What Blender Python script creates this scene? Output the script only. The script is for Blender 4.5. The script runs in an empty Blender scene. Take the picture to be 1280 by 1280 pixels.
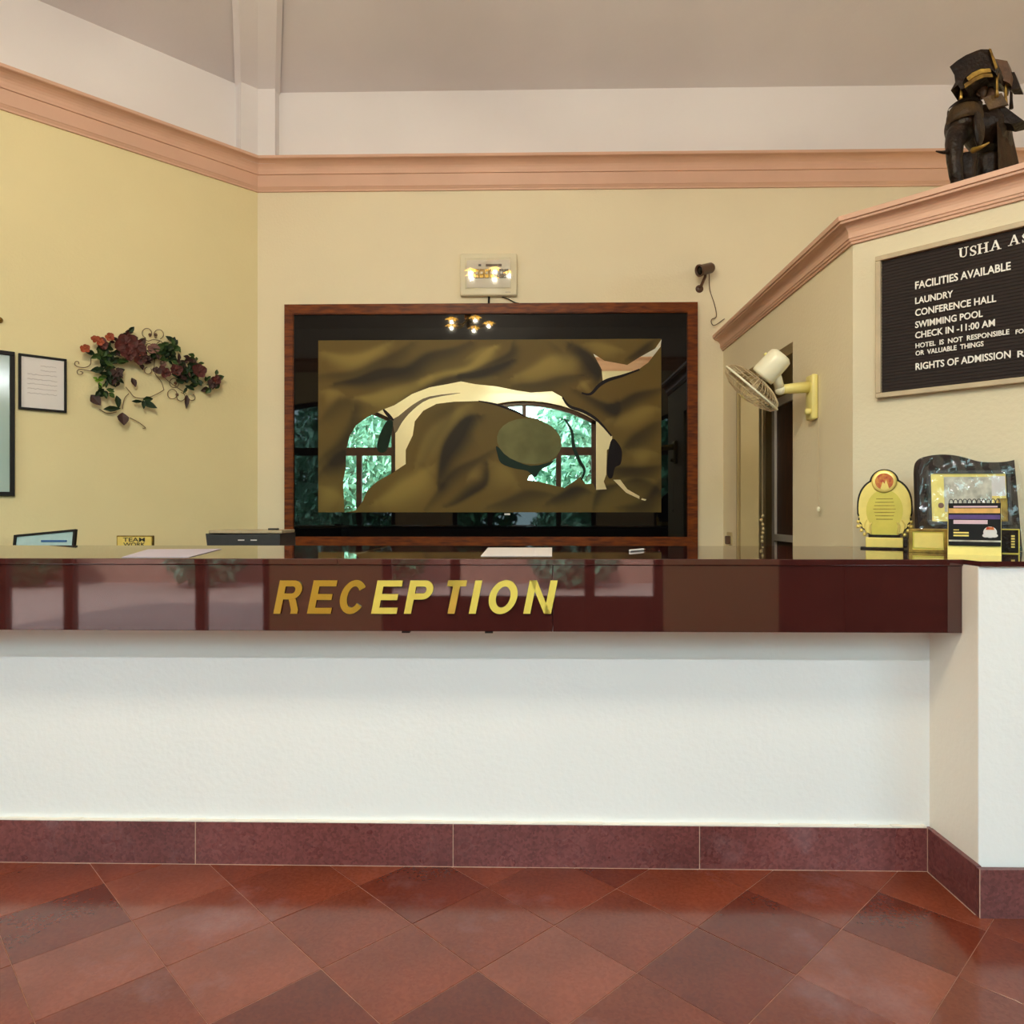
import bpy, bmesh, math, random
from mathutils import Vector, Matrix
from mathutils.geometry import tessellate_polygon
random.seed(7)
PI = math.pi
sc = bpy.context.scene
col = sc.collection

# ------------------------------------------------------------------ camera
F = 885.0; YAW = math.radians(1.15); H = 1.25
cd = bpy.data.cameras.new('camera'); cam = bpy.data.objects.new('camera', cd); col.objects.link(cam)
cd.sensor_width = 36.0; cd.lens = 36.0 * F / 1280.0; cd.clip_start = 0.05; cd.clip_end = 200
cam.location = (0, 0, H); cam.rotation_euler = (PI / 2, 0, YAW)
sc.camera = cam

# ------------------------------------------------------------------ exposure, world, sun
sc.view_settings.view_transform = 'Standard'; sc.view_settings.look = 'None'
sc.view_settings.gamma = 1.0; sc.view_settings.use_curve_mapping = False
sc.view_settings.exposure = 0.16
w = bpy.data.worlds.new('world'); sc.world = w; w.use_nodes = True
bgn = w.node_tree.nodes['Background']
bgn.inputs[0].default_value = (0.78, 0.93, 1.06, 1); bgn.inputs[1].default_value = 7.0
sd = bpy.data.lights.new('sun', 'SUN'); sd.energy = 10.0; sd.angle = 0.02; sd.color = (1, .95, .85)
so = bpy.data.objects.new('sun', sd); col.objects.link(so)
so.rotation_euler = (math.radians(-38), 0, math.radians(14))      # high, from behind the building onto the garden
so.location = (0, 8, 12)
CHANDELIER_W = 46.0
FILL_TUBE_W = 38.0
sc.cycles.max_bounces = 10; sc.cycles.diffuse_bounces = 6; sc.cycles.glossy_bounces = 5
sc.cycles.transparent_max_bounces = 12; sc.cycles.sample_clamp_indirect = 6.0
sc.cycles.caustics_reflective = False; sc.cycles.caustics_refractive = False

# ------------------------------------------------------------------ picture <-> place helpers
AX = Vector((-math.sin(YAW), math.cos(YAW), 0)); RX = Vector((math.cos(YAW), math.sin(YAW), 0)); UP = Vector((0, 0, 1))
CO = Vector((0, 0, H))
def ray(px, py): return AX + RX * ((px - 640) / F) + UP * ((640 - py) / F)
def hit(px, py, p0, n):
    d = ray(px, py); n = Vector(n); return CO + d * ((Vector(p0) - CO).dot(n) / d.dot(n))
def PY(px, py, y): return hit(px, py, (0, y, 0), (0, 1, 0))
def PX(px, py, x): return hit(px, py, (x, 0, 0), (1, 0, 0))
def PZ(px, py, z): return hit(px, py, (0, 0, z), (0, 0, 1))

Y1 = 2.508                                   # counter base wall
X1 = PY(1162, 900, Y1).x                     # face of the short return wall
YA = PX(1203, 740, X1).y                     # face of the granite apron
Y3 = PX(1223, 900, X1).y                     # face of the low wall beyond the return
HC = H - 58.5 * YA / F                       # counter top height
HB = H - 149.5 * YA / F                      # apron underside
Y6 = 3.25; X6 = PY(1066, 500, Y6).x          # corner between fan wall and notice wall
YB = PX(904, 500, X6).y                      # back wall
YF = -1.6                                    # front wall with the arched windows
A = PY(322, 300, YB); AXX = A.x
S2 = math.sqrt(.5)
LN = Vector((S2, -S2, 0))                    # into the room from the left wall
SN = Vector((-S2, -S2, 0))                   # into the room from the notice wall
def PL(px, py, off=0.0): return hit(px, py, Vector((AXX, YB, 0)) + LN * off, LN)
def PS(px, py, off=0.0): return hit(px, py, Vector((X6, Y6, 0)) + SN * off, SN)
XL = -6.0; YL = YB - (AXX - XL); XR = 5.0
ZCR0 = PY(640, 238, YB).z                    # underside of the back cornice
ZFR = PY(640, 112.5, YB).z                   # top of the frieze
ZP0 = PX(1066, 306, X6).z                    # underside of the partition cornice
ZP1 = ZP0 + .115

# ------------------------------------------------------------------ materials
def lin(c): return tuple((v / 12.92 if v <= .04045 else ((v + .055) / 1.055) ** 2.4) for v in c)
def rgb(r, g, b): return lin((r / 255, g / 255, b / 255))
def mat(name, c, rough=.6, metal=0, var=.0, scale=6, bump=0, c2=None, spec=.5, ior=None, coat=0, emit=None, detail=4, bscale=None, stretch=None):
    m = bpy.data.materials.new(name); m.use_nodes = True; nt = m.node_tree; N = nt.nodes; L = nt.links
    b = N['Principled BSDF']
    b.inputs['Base Color'].default_value = (*c, 1); b.inputs['Roughness'].default_value = rough
    b.inputs['Metallic'].default_value = metal; b.inputs['Specular IOR Level'].default_value = spec
    if ior: b.inputs['IOR'].default_value = ior
    if coat: b.inputs['Coat Weight'].default_value = coat; b.inputs['Coat Roughness'].default_value = .03
    if emit: b.inputs['Emission Color'].default_value = (*emit[0], 1); b.inputs['Emission Strength'].default_value = emit[1]
    tc = N.new('ShaderNodeTexCoord'); mp = N.new('ShaderNodeMapping'); L.new(tc.outputs['Object'], mp.inputs[0])
    if stretch: mp.inputs['Scale'].default_value = stretch
    nz = N.new('ShaderNodeTexNoise'); nz.inputs['Scale'].default_value = scale; nz.inputs['Detail'].default_value = detail
    L.new(mp.outputs[0], nz.inputs['Vector'])
    if c2 is None: c2 = tuple(min(1, v * (1 - var)) for v in c)
    mx = N.new('ShaderNodeMix'); mx.data_type = 'RGBA'
    mr = N.new('ShaderNodeMapRange'); mr.inputs[1].default_value = .35; mr.inputs[2].default_value = .65
    L.new(nz.outputs['Fac'], mr.inputs[0]); L.new(mr.outputs[0], mx.inputs[0])
    mx.inputs[6].default_value = (*c, 1); mx.inputs[7].default_value = (*c2, 1)
    L.new(mx.outputs[2], b.inputs['Base Color'])
    if bump:
        n2 = N.new('ShaderNodeTexNoise'); n2.inputs['Scale'].default_value = bscale or scale * 8; n2.inputs['Detail'].default_value = 3
        L.new(mp.outputs[0], n2.inputs['Vector'])
        bp = N.new('ShaderNodeBump'); bp.inputs['Strength'].default_value = bump; bp.inputs['Distance'].default_value = .01
        L.new(n2.outputs['Fac'], bp.inputs['Height']); L.new(bp.outputs[0], b.inputs['Normal'])
    return m
M = {}
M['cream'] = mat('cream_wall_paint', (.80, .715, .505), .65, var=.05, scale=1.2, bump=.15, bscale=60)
M['cream_right'] = mat('cream_notice_wall_paint', (.70, .635, .455), .65, var=.05, scale=1.2, bump=.15, bscale=60)  # same cream paint, darkened to offset the strong light on this wall
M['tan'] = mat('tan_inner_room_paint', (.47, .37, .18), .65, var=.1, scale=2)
M['cream_left'] = mat('yellow_cream_wall_paint', (.79, .70, .40), .65, var=.05, scale=1.2, bump=.15, bscale=60)  # yellower copy of the cream paint, the difference in light put into colour
M['white'] = mat('white_wall_paint', (.83, .83, .83), .55, var=.03, scale=1.5, bump=.12, bscale=50)
M['lowcream'] = mat('pale_cream_paint', (.80, .74, .65), .55, var=.04, scale=1.5, bump=.12, bscale=50)
M['frieze'] = mat('pale_frieze_paint', (.78, .755, .76), .7, var=.04, scale=1.2, bump=.1, bscale=40)
M['ceil'] = mat('mauve_ceiling_paint', (.69, .66, .665), .8, var=.07, scale=1.2, bump=.1, bscale=40)
M['crown'] = mat('terracotta_cornice_paint', (.68, .42, .30), .5, var=.08, scale=3)
M['frame_wood'] = mat('red_brown_polished_wood', rgb(124, 60, 8), .42, spec=.22, c2=rgb(80, 34, 5), scale=5, stretch=(2, 2, 12), detail=6)
M['dark_wood'] = mat('dark_brown_wood', rgb(84, 44, 22), .4, c2=rgb(60, 28, 14), scale=5, stretch=(8, 8, 1))
M['win_wood'] = mat('dark_window_wood', rgb(70, 44, 36), .45, c2=rgb(52, 32, 28), scale=5)
M['black_glass'] = mat('black_glass', (.002, .002, .0025), .02, var=.1, spec=.32)
M['black'] = mat('black_plastic', (.006, .005, .005), .5, spec=.25, var=.2, scale=20)
M['char'] = mat('charcoal_plastic', (.035, .034, .038), .4, var=.2, scale=20)
M['gold'] = mat('polished_gold_metal', (.86, .66, .14), .16, metal=1, var=.08, scale=9)
M['gold_satin'] = mat('satin_gold_metal', (.95, .76, .15), .42, metal=.75, var=.06, scale=9)
M['goldpaint'] = mat('gold_foil', (.78, .62, .12), .3, metal=.55, var=.12, scale=14)
M['goldpale'] = mat('pale_gold_foil', (.92, .72, .20), .35, metal=.3, var=.1, scale=20)
M['brass'] = mat('aged_brass', (.45, .28, .06), .35, metal=.9, c2=(.16, .09, .03), scale=25)
M['paper'] = mat('white_paper', (.74, .71, .70), .6, var=.03)
M['lav'] = mat('lavender_paper', (.50, .45, .55), .6, var=.05)
M['ink'] = mat('grey_ink', (.22, .18, .19), .7)
M['inkblue'] = mat('blue_ink', (.02, .10, .30), .6)
M['inkblack'] = mat('black_ink', (.03, .025, .02), .6)
M['letter_white'] = mat('white_sign_letters', (.86, .84, .78), .5)
M['felt'] = mat('black_felt', rgb(38, 27, 24), .85, var=.2, scale=40)
M['beige'] = mat('beige_aluminium', (.52, .42, .27), .45, var=.15, scale=15)
M['fan_yellow'] = mat('aged_yellow_plastic', (.84, .74, .26), .4, var=.06, scale=8)
M['fan_white'] = mat('off_white_enamel', (.86, .83, .62), .3, var=.05, scale=8)
M['fan_wire'] = mat('beige_wire', (.55, .43, .25), .4)
M['mcb'] = mat('off_white_plastic', (.76, .70, .50), .3, var=.05)
M['greeny'] = mat('pale_green_glass', (.33, .44, .38), .12, var=.05, spec=.6)
M['teal'] = mat('pale_blue_certificate', (.40, .60, .62), .3, var=.1, scale=15)
M['red'] = mat('red_print', (.45, .04, .02), .5, c2=(.65, .25, .03), scale=60)
M['orange'] = mat('orange_print', (.80, .45, .12), .5, var=.2, scale=40)
M['purple'] = mat('purple_print', (.10, .05, .22), .5, var=.3, scale=30)
M['pink'] = mat('pale_pink_print', (.70, .48, .55), .5, var=.1)
M['photo_grey'] = mat('grey_photograph', (.36, .34, .28), .4, c2=(.70, .68, .58), scale=22, detail=3)
M['camera_brown'] = mat('bronze_plastic', (.12, .055, .03), .35, var=.3)
M['wire_brown'] = mat('brown_wire', (.10, .045, .02), .5)
M['leaf_dark'] = mat('dark_green_leaf', (.012, .035, .010), .5, var=.4, scale=30)
M['leaf_green'] = mat('green_leaf', (.05, .10, .02), .5, var=.4, scale=30)
M['leaf_lime'] = mat('lime_leaf', (.20, .38, .03), .5, var=.3, scale=30)
M['leaf_red'] = mat('dark_red_petal', (.095, .010, .006), .6, var=.4, scale=30)
M['leaf_orange'] = mat('orange_red_petal', (.38, .065, .015), .6, var=.3, scale=30)
M['leaf_brown'] = mat('brown_leaf', (.055, .022, .018), .6, var=.3, scale=30)
M['leaf_mauve'] = mat('dusty_mauve_petal', (.24, .11, .09), .6, var=.3, scale=30)
M['statue_dark'] = mat('dark_carved_wood', (.007, .004, .003), .38, spec=.22, c2=(.022, .011, .005), scale=12, bump=.5, bscale=60)
M['statue_brown'] = mat('brown_carved_cloth', (.11, .05, .02), .5, c2=(.055, .027, .012), scale=14, bump=.4, bscale=60)
M['statue_gold'] = mat('gold_painted_trim', (.50, .32, .05), .35, metal=.3, c2=(.22, .12, .02), scale=30)
M['statue_ochre'] = mat('ochre_carved_cloth', (.12, .065, .018), .5, c2=(.05, .026, .009), scale=20, bump=.4, bscale=60)
M['desk'] = mat('brown_laminate', (.20, .10, .05), .4, var=.2)
M['grout'] = mat('pale_grout', (.38, .17, .11), .8, var=.2, scale=30)
M['ground'] = mat('red_oxide_terrace', (.50, .27, .24), .8, var=.15, scale=3)
M['joint'] = mat('pale_joint_cement', (.55, .36, .27), .8, var=.2, scale=40)
M['redwall'] = mat('terracotta_garden_wall', (.55, .27, .22), .8, var=.15, scale=3)
M['grass'] = mat('garden_lawn', (.10, .22, .08), .9, var=.4, scale=8)
M['foliage'] = mat('sunlit_foliage', (.16, .36, .22), .8, c2=(.04, .13, .07), scale=2.5)
M['foliage2'] = mat('pale_foliage', (.38, .60, .48), .8, c2=(.10, .26, .17), scale=2.5)
M['bark'] = mat('bark', (.10, .07, .05), .9, var=.3, scale=10)
M['socket'] = mat('beige_socket', (.55, .42, .20), .5, var=.2)

def granite(name, c, c2, rough, ior, big=.0, stain=0):
    m = bpy.data.materials.new(name); m.use_nodes = True; nt = m.node_tree; N = nt.nodes; L = nt.links
    b = N['Principled BSDF']; b.inputs['Roughness'].default_value = rough; b.inputs['IOR'].default_value = ior
    tc = N.new('ShaderNodeTexCoord')
    v = N.new('ShaderNodeTexVoronoi'); v.inputs['Scale'].default_value = 120; L.new(tc.outputs['Object'], v.inputs['Vector'])
    r = N.new('ShaderNodeValToRGB'); e = r.color_ramp.elements
    e[0].position = .0; e[0].color = (*c, 1); e[1].position = .9; e[1].color = (*c2, 1)
    sp = N.new('ShaderNodeSeparateColor'); L.new(v.outputs['Color'], sp.inputs[0]); L.new(sp.outputs[0], r.inputs[0])
    n = N.new('ShaderNodeTexNoise'); n.inputs['Scale'].default_value = 3.0; n.inputs['Detail'].default_value = 5; L.new(tc.outputs['Object'], n.inputs['Vector'])
    mx = N.new('ShaderNodeMix'); mx.data_type = 'RGBA'; mx.blend_type = 'MULTIPLY'; mx.inputs[0].default_value = 1
    mr = N.new('ShaderNodeMapRange'); mr.inputs[3].default_value = 1 - big; mr.inputs[4].default_value = 1 + big
    mr.inputs[1].default_value = .3; mr.inputs[2].default_value = .7
    L.new(n.outputs['Fac'], mr.inputs[0]); L.new(r.outputs[0], mx.inputs[6]); L.new(mr.outputs[0], mx.inputs[7])
    src = mx.outputs[2]
    if stain:
        n4 = N.new('ShaderNodeTexNoise'); n4.inputs['Scale'].default_value = 1.7; n4.inputs['Detail'].default_value = 7; n4.inputs['Roughness'].default_value = .62
        gm = N.new('ShaderNodeNewGeometry'); L.new(gm.outputs['Position'], n4.inputs['Vector'])
        r4 = N.new('ShaderNodeMapRange'); r4.inputs[1].default_value = .56; r4.inputs[2].default_value = .76; r4.inputs[3].default_value = 0; r4.inputs[4].default_value = stain; L.new(n4.outputs['Fac'], r4.inputs[0])
        m4 = N.new('ShaderNodeMix'); m4.data_type = 'RGBA'; L.new(r4.outputs[0], m4.inputs[0]); L.new(src, m4.inputs[6]); m4.inputs[7].default_value = (.33, .22, .24, 1); src = m4.outputs[2]
    L.new(src, b.inputs['Base Color'])
    if rough > .1:
        m2 = N.new('ShaderNodeMapRange'); m2.inputs[3].default_value = rough * .75; m2.inputs[4].default_value = rough * 1.3
        n3 = N.new('ShaderNodeTexNoise'); n3.inputs['Scale'].default_value = 8; L.new(tc.outputs['Object'], n3.inputs['Vector'])
        L.new(n3.outputs['Fac'], m2.inputs[0]); L.new(m2.outputs[0], b.inputs['Roughness'])
    return m
M['granite'] = granite('polished_maroon_granite', (.044, .0095, .0085), (.056, .0120, .0105), .03, 1.8, .12)
M['skirt'] = granite('maroon_skirting_stone', (.115, .030, .030), (.19, .058, .055), .28, 1.5, .25, .7)
TILE = []
for k, (a, b) in enumerate([((.165, .042, .018), (.215, .062, .030)), ((.180, .052, .027), (.23, .074, .042)),
                            ((.115, .024, .010), (.15, .036, .016)), ((.195, .066, .041), (.245, .088, .058)), ((.15, .038, .016), (.20, .056, .027))]):
    TILE.append(granite('red_floor_stone_%d' % k, (a[0] * .92, a[1] * .63, a[2] * .49), (b[0] * .84, b[1] * .58, b[2] * .45), .155, 1.52, .22, .35))
def mirror_mat():
    m = bpy.data.materials.new('silvered_mirror'); m.use_nodes = True; b = m.node_tree.nodes['Principled BSDF']
    b.inputs['Base Color'].default_value = (.80, .87, .78, 1); b.inputs['Metallic'].default_value = 1; b.inputs['Roughness'].default_value = .0
    return m
M['mirror'] = mirror_mat()
def glass_mat(name, tint, refl=.05):
    m = bpy.data.materials.new(name); m.use_nodes = True; nt = m.node_tree; N = nt.nodes; L = nt.links
    N.remove(N['Principled BSDF']); out = N['Material Output']
    t = N.new('ShaderNodeBsdfTransparent'); t.inputs[0].default_value = (*tint, 1)
    g = N.new('ShaderNodeBsdfGlossy'); g.inputs['Roughness'].default_value = .02
    lw = N.new('ShaderNodeLayerWeight'); lw.inputs['Blend'].default_value = .5
    pw = N.new('ShaderNodeMath'); pw.operation = 'POWER'; pw.inputs[1].default_value = 5; L.new(lw.outputs['Facing'], pw.inputs[0])
    fr = N.new('ShaderNodeMath'); fr.operation = 'MULTIPLY_ADD'; fr.inputs[1].default_value = .9; fr.inputs[2].default_value = refl; L.new(pw.outputs[0], fr.inputs[0])
    mx = N.new('ShaderNodeMixShader'); L.new(fr.outputs[0], mx.inputs[0]); L.new(t.outputs[0], mx.inputs[1]); L.new(g.outputs[0], mx.inputs[2])
    L.new(mx.outputs[0], out.inputs[0]); return m
M['glass'] = glass_mat('clear_window_glass', (.88, .98, .96))
M['film'] = glass_mat('clear_plastic_cover', (.95, .95, .93))
M['film2'] = glass_mat('crinkled_plastic_film', (.95, .95, .95), .06)
M['bulb'] = mat('lit_lamp_glass', (1, .8, .4), .3, emit=((1, .66, .12), 5.0))
M['shade'] = mat('lit_amber_glass_shade', (.8, .5, .1), .3, emit=((1, .55, .05), 16.0))
M['tube_lit'] = mat('lit_fluorescent_tube', (1, 1, 1), .3, emit=((.92, .97, 1.0), 12.0))  # glow of the added tube lamps and inner lamp

# ------------------------------------------------------------------ mesh helpers
def link(name, me, m=None, parent=None, smooth=False):
    o = bpy.data.objects.new(name, me); col.objects.link(o)
    if m is not None and not me.materials: me.materials.append(m)
    if smooth: me.polygons.foreach_set('use_smooth', [True] * len(me.polygons))
    if parent is not None: o.parent = parent
    return o
def obj(name, bm, m=None, parent=None, smooth=False, off=None):
    bmesh.ops.recalc_face_normals(bm, faces=bm.faces)
    if off is not None: bmesh.ops.translate(bm, verts=bm.verts, vec=-Vector(off))
    me = bpy.data.meshes.new(name); bm.to_mesh(me); bm.free()
    return link(name, me, m, parent, smooth)
def struct(name, bm, m, parent=None, smooth=False):
    o = obj(name, bm, m, parent, smooth)
    if parent is None: o['kind'] = 'structure'
    return o
def thing(name, label, cat, loc=(0, 0, 0), rotz=0, group=None):
    o = bpy.data.objects.new(name, None); col.objects.link(o); o.empty_display_size = .1
    o.location = loc; o.rotation_euler = (0, 0, rotz); o['label'] = label; o['category'] = cat
    if group: o['group'] = group
    return o
def tag(o, label, cat, group=None):
    o['label'] = label; o['category'] = cat
    if group: o['group'] = group
    return o
def box(bm, x0, x1, y0, y1, z0, z1, mtx=None, bev=0):
    r = bmesh.ops.create_cube(bm, size=1); vs = r['verts']
    for v in vs: v.co = Vector((x0 + (v.co.x + .5) * (x1 - x0), y0 + (v.co.y + .5) * (y1 - y0), z0 + (v.co.z + .5) * (z1 - z0)))
    if bev:
        es = list({e for v in vs for e in v.link_edges})
        g = bmesh.ops.bevel(bm, geom=es, offset=bev, segments=2, affect='EDGES', profile=.5)
        vs = list({v for f in g['faces'] for v in f.verts} | {v for v in vs if v.is_valid})
    if mtx is not None: bmesh.ops.transform(bm, matrix=mtx, verts=[v for v in vs if v.is_valid])
    return bm
def bx(x0, x1, y0, y1, z0, z1, mtx=None, bev=0): return box(bmesh.new(), x0, x1, y0, y1, z0, z1, mtx, bev)
def prism(bm, pts, vec):
    """pts: list of Vectors of a planar outline, extruded by vec"""
    vec = Vector(vec); a = [bm.verts.new(Vector(p)) for p in pts]; b = [bm.verts.new(Vector(p) + vec) for p in pts]; n = len(a)
    bm.faces.new(a); bm.faces.new(b[::-1])
    for i in range(n): bm.faces.new((a[i], b[i], b[(i + 1) % n], a[(i + 1) % n]))
    return bm
def tube(bm, pts, r, seg=6, closed=False, cap=True):
    pts = [Vector(p) for p in pts]; n = len(pts); rings = []; prev = None
    rr = r if isinstance(r, (list, tuple)) else [r] * n
    for i, p in enumerate(pts):
        a = pts[(i - 1) % n] if (closed or i > 0) else pts[i]; b = pts[(i + 1) % n] if (closed or i < n - 1) else pts[i]
        t = (b - a); t = t.normalized() if t.length > 1e-9 else Vector((0, 0, 1))
        if prev is None:
            q = Vector((0, 0, 1)) if abs(t.z) < .9 else Vector((1, 0, 0)); u = t.cross(q).normalized()
        else: u = (prev - t * prev.dot(t)); u = u.normalized() if u.length > 1e-6 else prev
        prev = u; v = t.cross(u)
        rings.append([bm.verts.new(p + (u * math.cos(2 * PI * k / seg) + v * math.sin(2 * PI * k / seg)) * rr[i]) for k in range(seg)])
    m = n if closed else n - 1
    for i in range(m):
        A_, B_ = rings[i], rings[(i + 1) % n]
        for k in range(seg): bm.faces.new((A_[k], A_[(k + 1) % seg], B_[(k + 1) % seg], B_[k]))
    if cap and not closed: bm.faces.new(rings[0][::-1]); bm.faces.new(rings[-1])
    return bm
def lathe(bm, prof, seg=24, mtx=None):
    """prof: (r, z)"""
    vs = []; start = len(bm.verts); new = []
    for r, z in prof:
        if r < 1e-6: v = bm.verts.new((0, 0, z)); vs.append([v]); new.append(v)
        else:
            ring = [bm.verts.new((r * math.cos(2 * PI * k / seg), r * math.sin(2 * PI * k / seg), z)) for k in range(seg)]; vs.append(ring); new += ring
    for a, b in zip(vs, vs[1:]):
        for k in range(seg):
            k2 = (k + 1) % seg
            if len(a) == 1 and len(b) == 1: continue
            if len(a) == 1: bm.faces.new((a[0], b[k], b[k2]))
            elif len(b) == 1: bm.faces.new((a[k], a[k2], b[0]))
            else: bm.faces.new((a[k], a[k2], b[k2], b[k]))
    if mtx is not None: bmesh.ops.transform(bm, matrix=mtx, verts=new)
    return bm
def ell(bm, c, r, mtx=None, seg=16, rings=10):
    m = Matrix.Translation(Vector(c)) @ (mtx if mtx is not None else Matrix.Identity(4)) @ Matrix.Diagonal((*r, 1))
    bmesh.ops.create_uvsphere(bm, u_segments=seg, v_segments=rings, radius=1, matrix=m); return bm
def smooth_pts(p, n=4, closed=True):
    out = []; N_ = len(p); p = [Vector((*q, 0)) if len(q) == 2 else Vector(q) for q in p]
    rng = range(N_) if closed else range(N_ - 1)
    for i in rng:
        p0 = p[(i - 1) % N_] if closed or i > 0 else p[0]; p1 = p[i]; p2 = p[(i + 1) % N_]; p3 = p[(i + 2) % N_] if closed or i + 2 < N_ else p[-1]
        for k in range(n):
            t = k / n
            out.append(.5 * ((2 * p1) + (p2 - p0) * t + (2 * p0 - 5 * p1 + 4 * p2 - p3) * t * t + (3 * p1 - p0 - 3 * p2 + p3) * t ** 3))
    if not closed: out.append(p[-1])
    return out
def frame_mtx(o, x, y, z=None):
    x = Vector(x).normalized(); y = Vector(y).normalized(); z = x.cross(y) if z is None else Vector(z)
    m = Matrix((x, y, z)).transposed().to_4x4(); m.translation = Vector(o); return m
def remeshed(name, bm, voxel, m, parent=None, sm=3):
    me = bpy.data.meshes.new(name + '_raw'); bm.to_mesh(me); bm.free()
    o = bpy.data.objects.new('raw', me); col.objects.link(o)
    r = o.modifiers.new('r', 'REMESH'); r.mode = 'VOXEL'; r.voxel_size = voxel
    s = o.modifiers.new('s', 'SMOOTH'); s.iterations = sm; s.factor = .6
    dg = bpy.context.evaluated_depsgraph_get(); dg.update()
    out = bpy.data.meshes.new_from_object(o.evaluated_get(dg)); bpy.data.objects.remove(o)
    out.materials.clear(); out.name = name
    return link(name, out, m, parent, True)
_tc = {}
def text_mesh(s, wd, ht, depth=.0, bold=0.0, shear=0.0, space=1.0):
    """letters in the x-z plane facing -y, lower-left at the origin, fitted to wd x ht"""
    cu = bpy.data.curves.new('t', 'FONT'); cu.body = s; cu.size = 1; cu.extrude = 0; cu.offset = bold; cu.shear = shear; cu.space_character = space
    cu.resolution_u = 3
    o = bpy.data.objects.new('t', cu); col.objects.link(o)
    dg = bpy.context.evaluated_depsgraph_get(); dg.update()
    me = bpy.data.meshes.new_from_object(o.evaluated_get(dg)); bpy.data.objects.remove(o); bpy.data.curves.remove(cu)
    bm = bmesh.new(); bm.from_mesh(me); bpy.data.meshes.remove(me)
    xs = [v.co.x for v in bm.verts]; ys = [v.co.y for v in bm.verts]
    x0, x1, y0, y1 = min(xs), max(xs), min(ys), max(ys)
    for v in bm.verts: v.co = Vector(((v.co.x - x0) / (x1 - x0) * wd, 0, (v.co.y - y0) / (y1 - y0) * ht))
    bmesh.ops.remove_doubles(bm, verts=bm.verts, dist=1e-5)
    for f in bm.faces: f.smooth = False
    if depth:
        g = bmesh.ops.extrude_face_region(bm, geom=list(bm.faces))
        bmesh.ops.translate(bm, verts=[e for e in g['geom'] if isinstance(e, bmesh.types.BMVert)], vec=(0, -depth, 0))
    return bm
def quad(bm, p): bm.faces.new([bm.verts.new(Vector(q)) for q in p]); return bm

# ------------------------------------------------------------------ setting: floor
b = bx(XL - .2, XR + .2, YF - .2, YB + 2.2, -.12, -.0016)
floor = struct('floor', b, M['grout'])
pa = PZ(1100, 1115, 0); pb = PZ(910, 1130, 0); SP = .43
a0 = (pa.x + pa.y) % SP; b0 = (pb.x - pb.y) % SP
g = .0011
tile_me = []
for k in range(len(TILE)):
    bm = bx(-.5, .5, -.5, .5, -.5, .5); me = bpy.data.meshes.new('tile'); bm.to_mesh(me); bm.free(); me.materials.append(TILE[k]); tile_me.append(me)
side = SP * S2
bm = bmesh.new(); hs = side / 2 - g
box(bm, -hs, hs, -hs, hs, -.02, 0)
es = [e for e in bm.edges if all(abs(v.co.z) < 1e-6 for v in e.verts)]
bmesh.ops.bevel(bm, geom=es, offset=.0006, segments=1, affect='EDGES')
base_me = bpy.data.meshes.new('tile'); bm.to_mesh(base_me); bm.free()
tms = []
for k in range(len(TILE)):
    me = base_me.copy(); me.materials.append(TILE[k]); tms.append(me)
tile_me = tms
big = bmesh.new(); cnt = 0
cells = []
for i in range(-30, 40):
    for j in range(-40, 40):
        ca = a0 + (i + .5) * SP; cb = b0 + (j + .5) * SP
        x = (ca + cb) / 2; y = (ca - cb) / 2
        if XL < x < XR and YF - .1 < y < YB:
            cells.append((x, y))
DARKT = [PZ(px, py, 0) for px, py in ((967, 1172), (858, 1216), (400, 1262), (598, 1272), (1200, 1190), (130, 1120), (560, 1100), (760, 1100))]
LIGHTT = [PZ(px, py, 0) for px, py in ((75, 1165), (1110, 1225), (240, 1235), (40, 1250), (200, 1130), (690, 1180))]
def tpick(x, y):
    r = random.Random(int(x * 977) * 31 + int(y * 1013)); v = r.random()
    for L_, k in ((DARKT, 2), (LIGHTT, 3)):
        for p in L_:
            if abs((x + y) - (p.x + p.y)) < SP / 2 and abs((x - y) - (p.x - p.y)) < SP / 2: return k
    return 0 if v < .4 else 1 if v < .65 else 4
near = [c for c in cells if 1.2 < c[1] < Y1 + .12 and abs(c[0]) < 2.3 and not (c[0] > X1 + .1 and c[1] > Y3 + .1)]
ns = set(near)
for (x, y) in near:
    o = link('floor_tile', tile_me[tpick(x, y)], None, floor)
    o.location = (x, y, random.uniform(-.0006, .0004)); o.rotation_euler = (random.uniform(-.0012, .0012), random.uniform(-.0012, .0012), PI / 4)
rest = bmesh.new()
R45 = Matrix.Rotation(PI / 4, 4, 'Z')
for c in cells:
    if c in ns: continue
    box(rest, -hs, hs, -hs, hs, -.02, 0, Matrix.Translation((c[0], c[1], 0)) @ R45)
o = obj('far_floor_tiles', rest, TILE[0], floor); o['kind'] = 'stuff'

# ------------------------------------------------------------------ setting: walls
T = .16
def wall_quad(p, q, z0, z1, n, m, name, t=T):
    """slab between plan points p and q, thickness t away from the room (n points into the room)"""
    n = Vector((*n[:2], 0)); P = Vector((*p, 0)); Q = Vector((*q, 0))
    bm = bmesh.new(); prism(bm, [P + UP * z0, Q + UP * z0, Q - n * t + UP * z0, P - n * t + UP * z0], (0, 0, z1 - z0))
    return struct(name, bm, m)
ZC1 = ZCR0 + .24
wall_quad((AXX, YB), (X6 + .1, YB), 0, ZCR0 + .02, (0, -1), M['cream'], 'wall_back')
wall_quad((X6 + .1, YB), (XR, YB), ZP1 - .02, ZCR0 + .02, (0, -1), M['cream'], 'wall_back_over_partition')
wall_quad((AXX, YB), (XR, YB), ZCR0 + .02, ZFR, (0, -1), M['frieze'], 'wall_back_frieze')
wall_quad((XL, YL), (AXX, YB), 0, ZCR0 + .02, (S2, -S2), M['cream_left'], 'wall_left')
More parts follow.
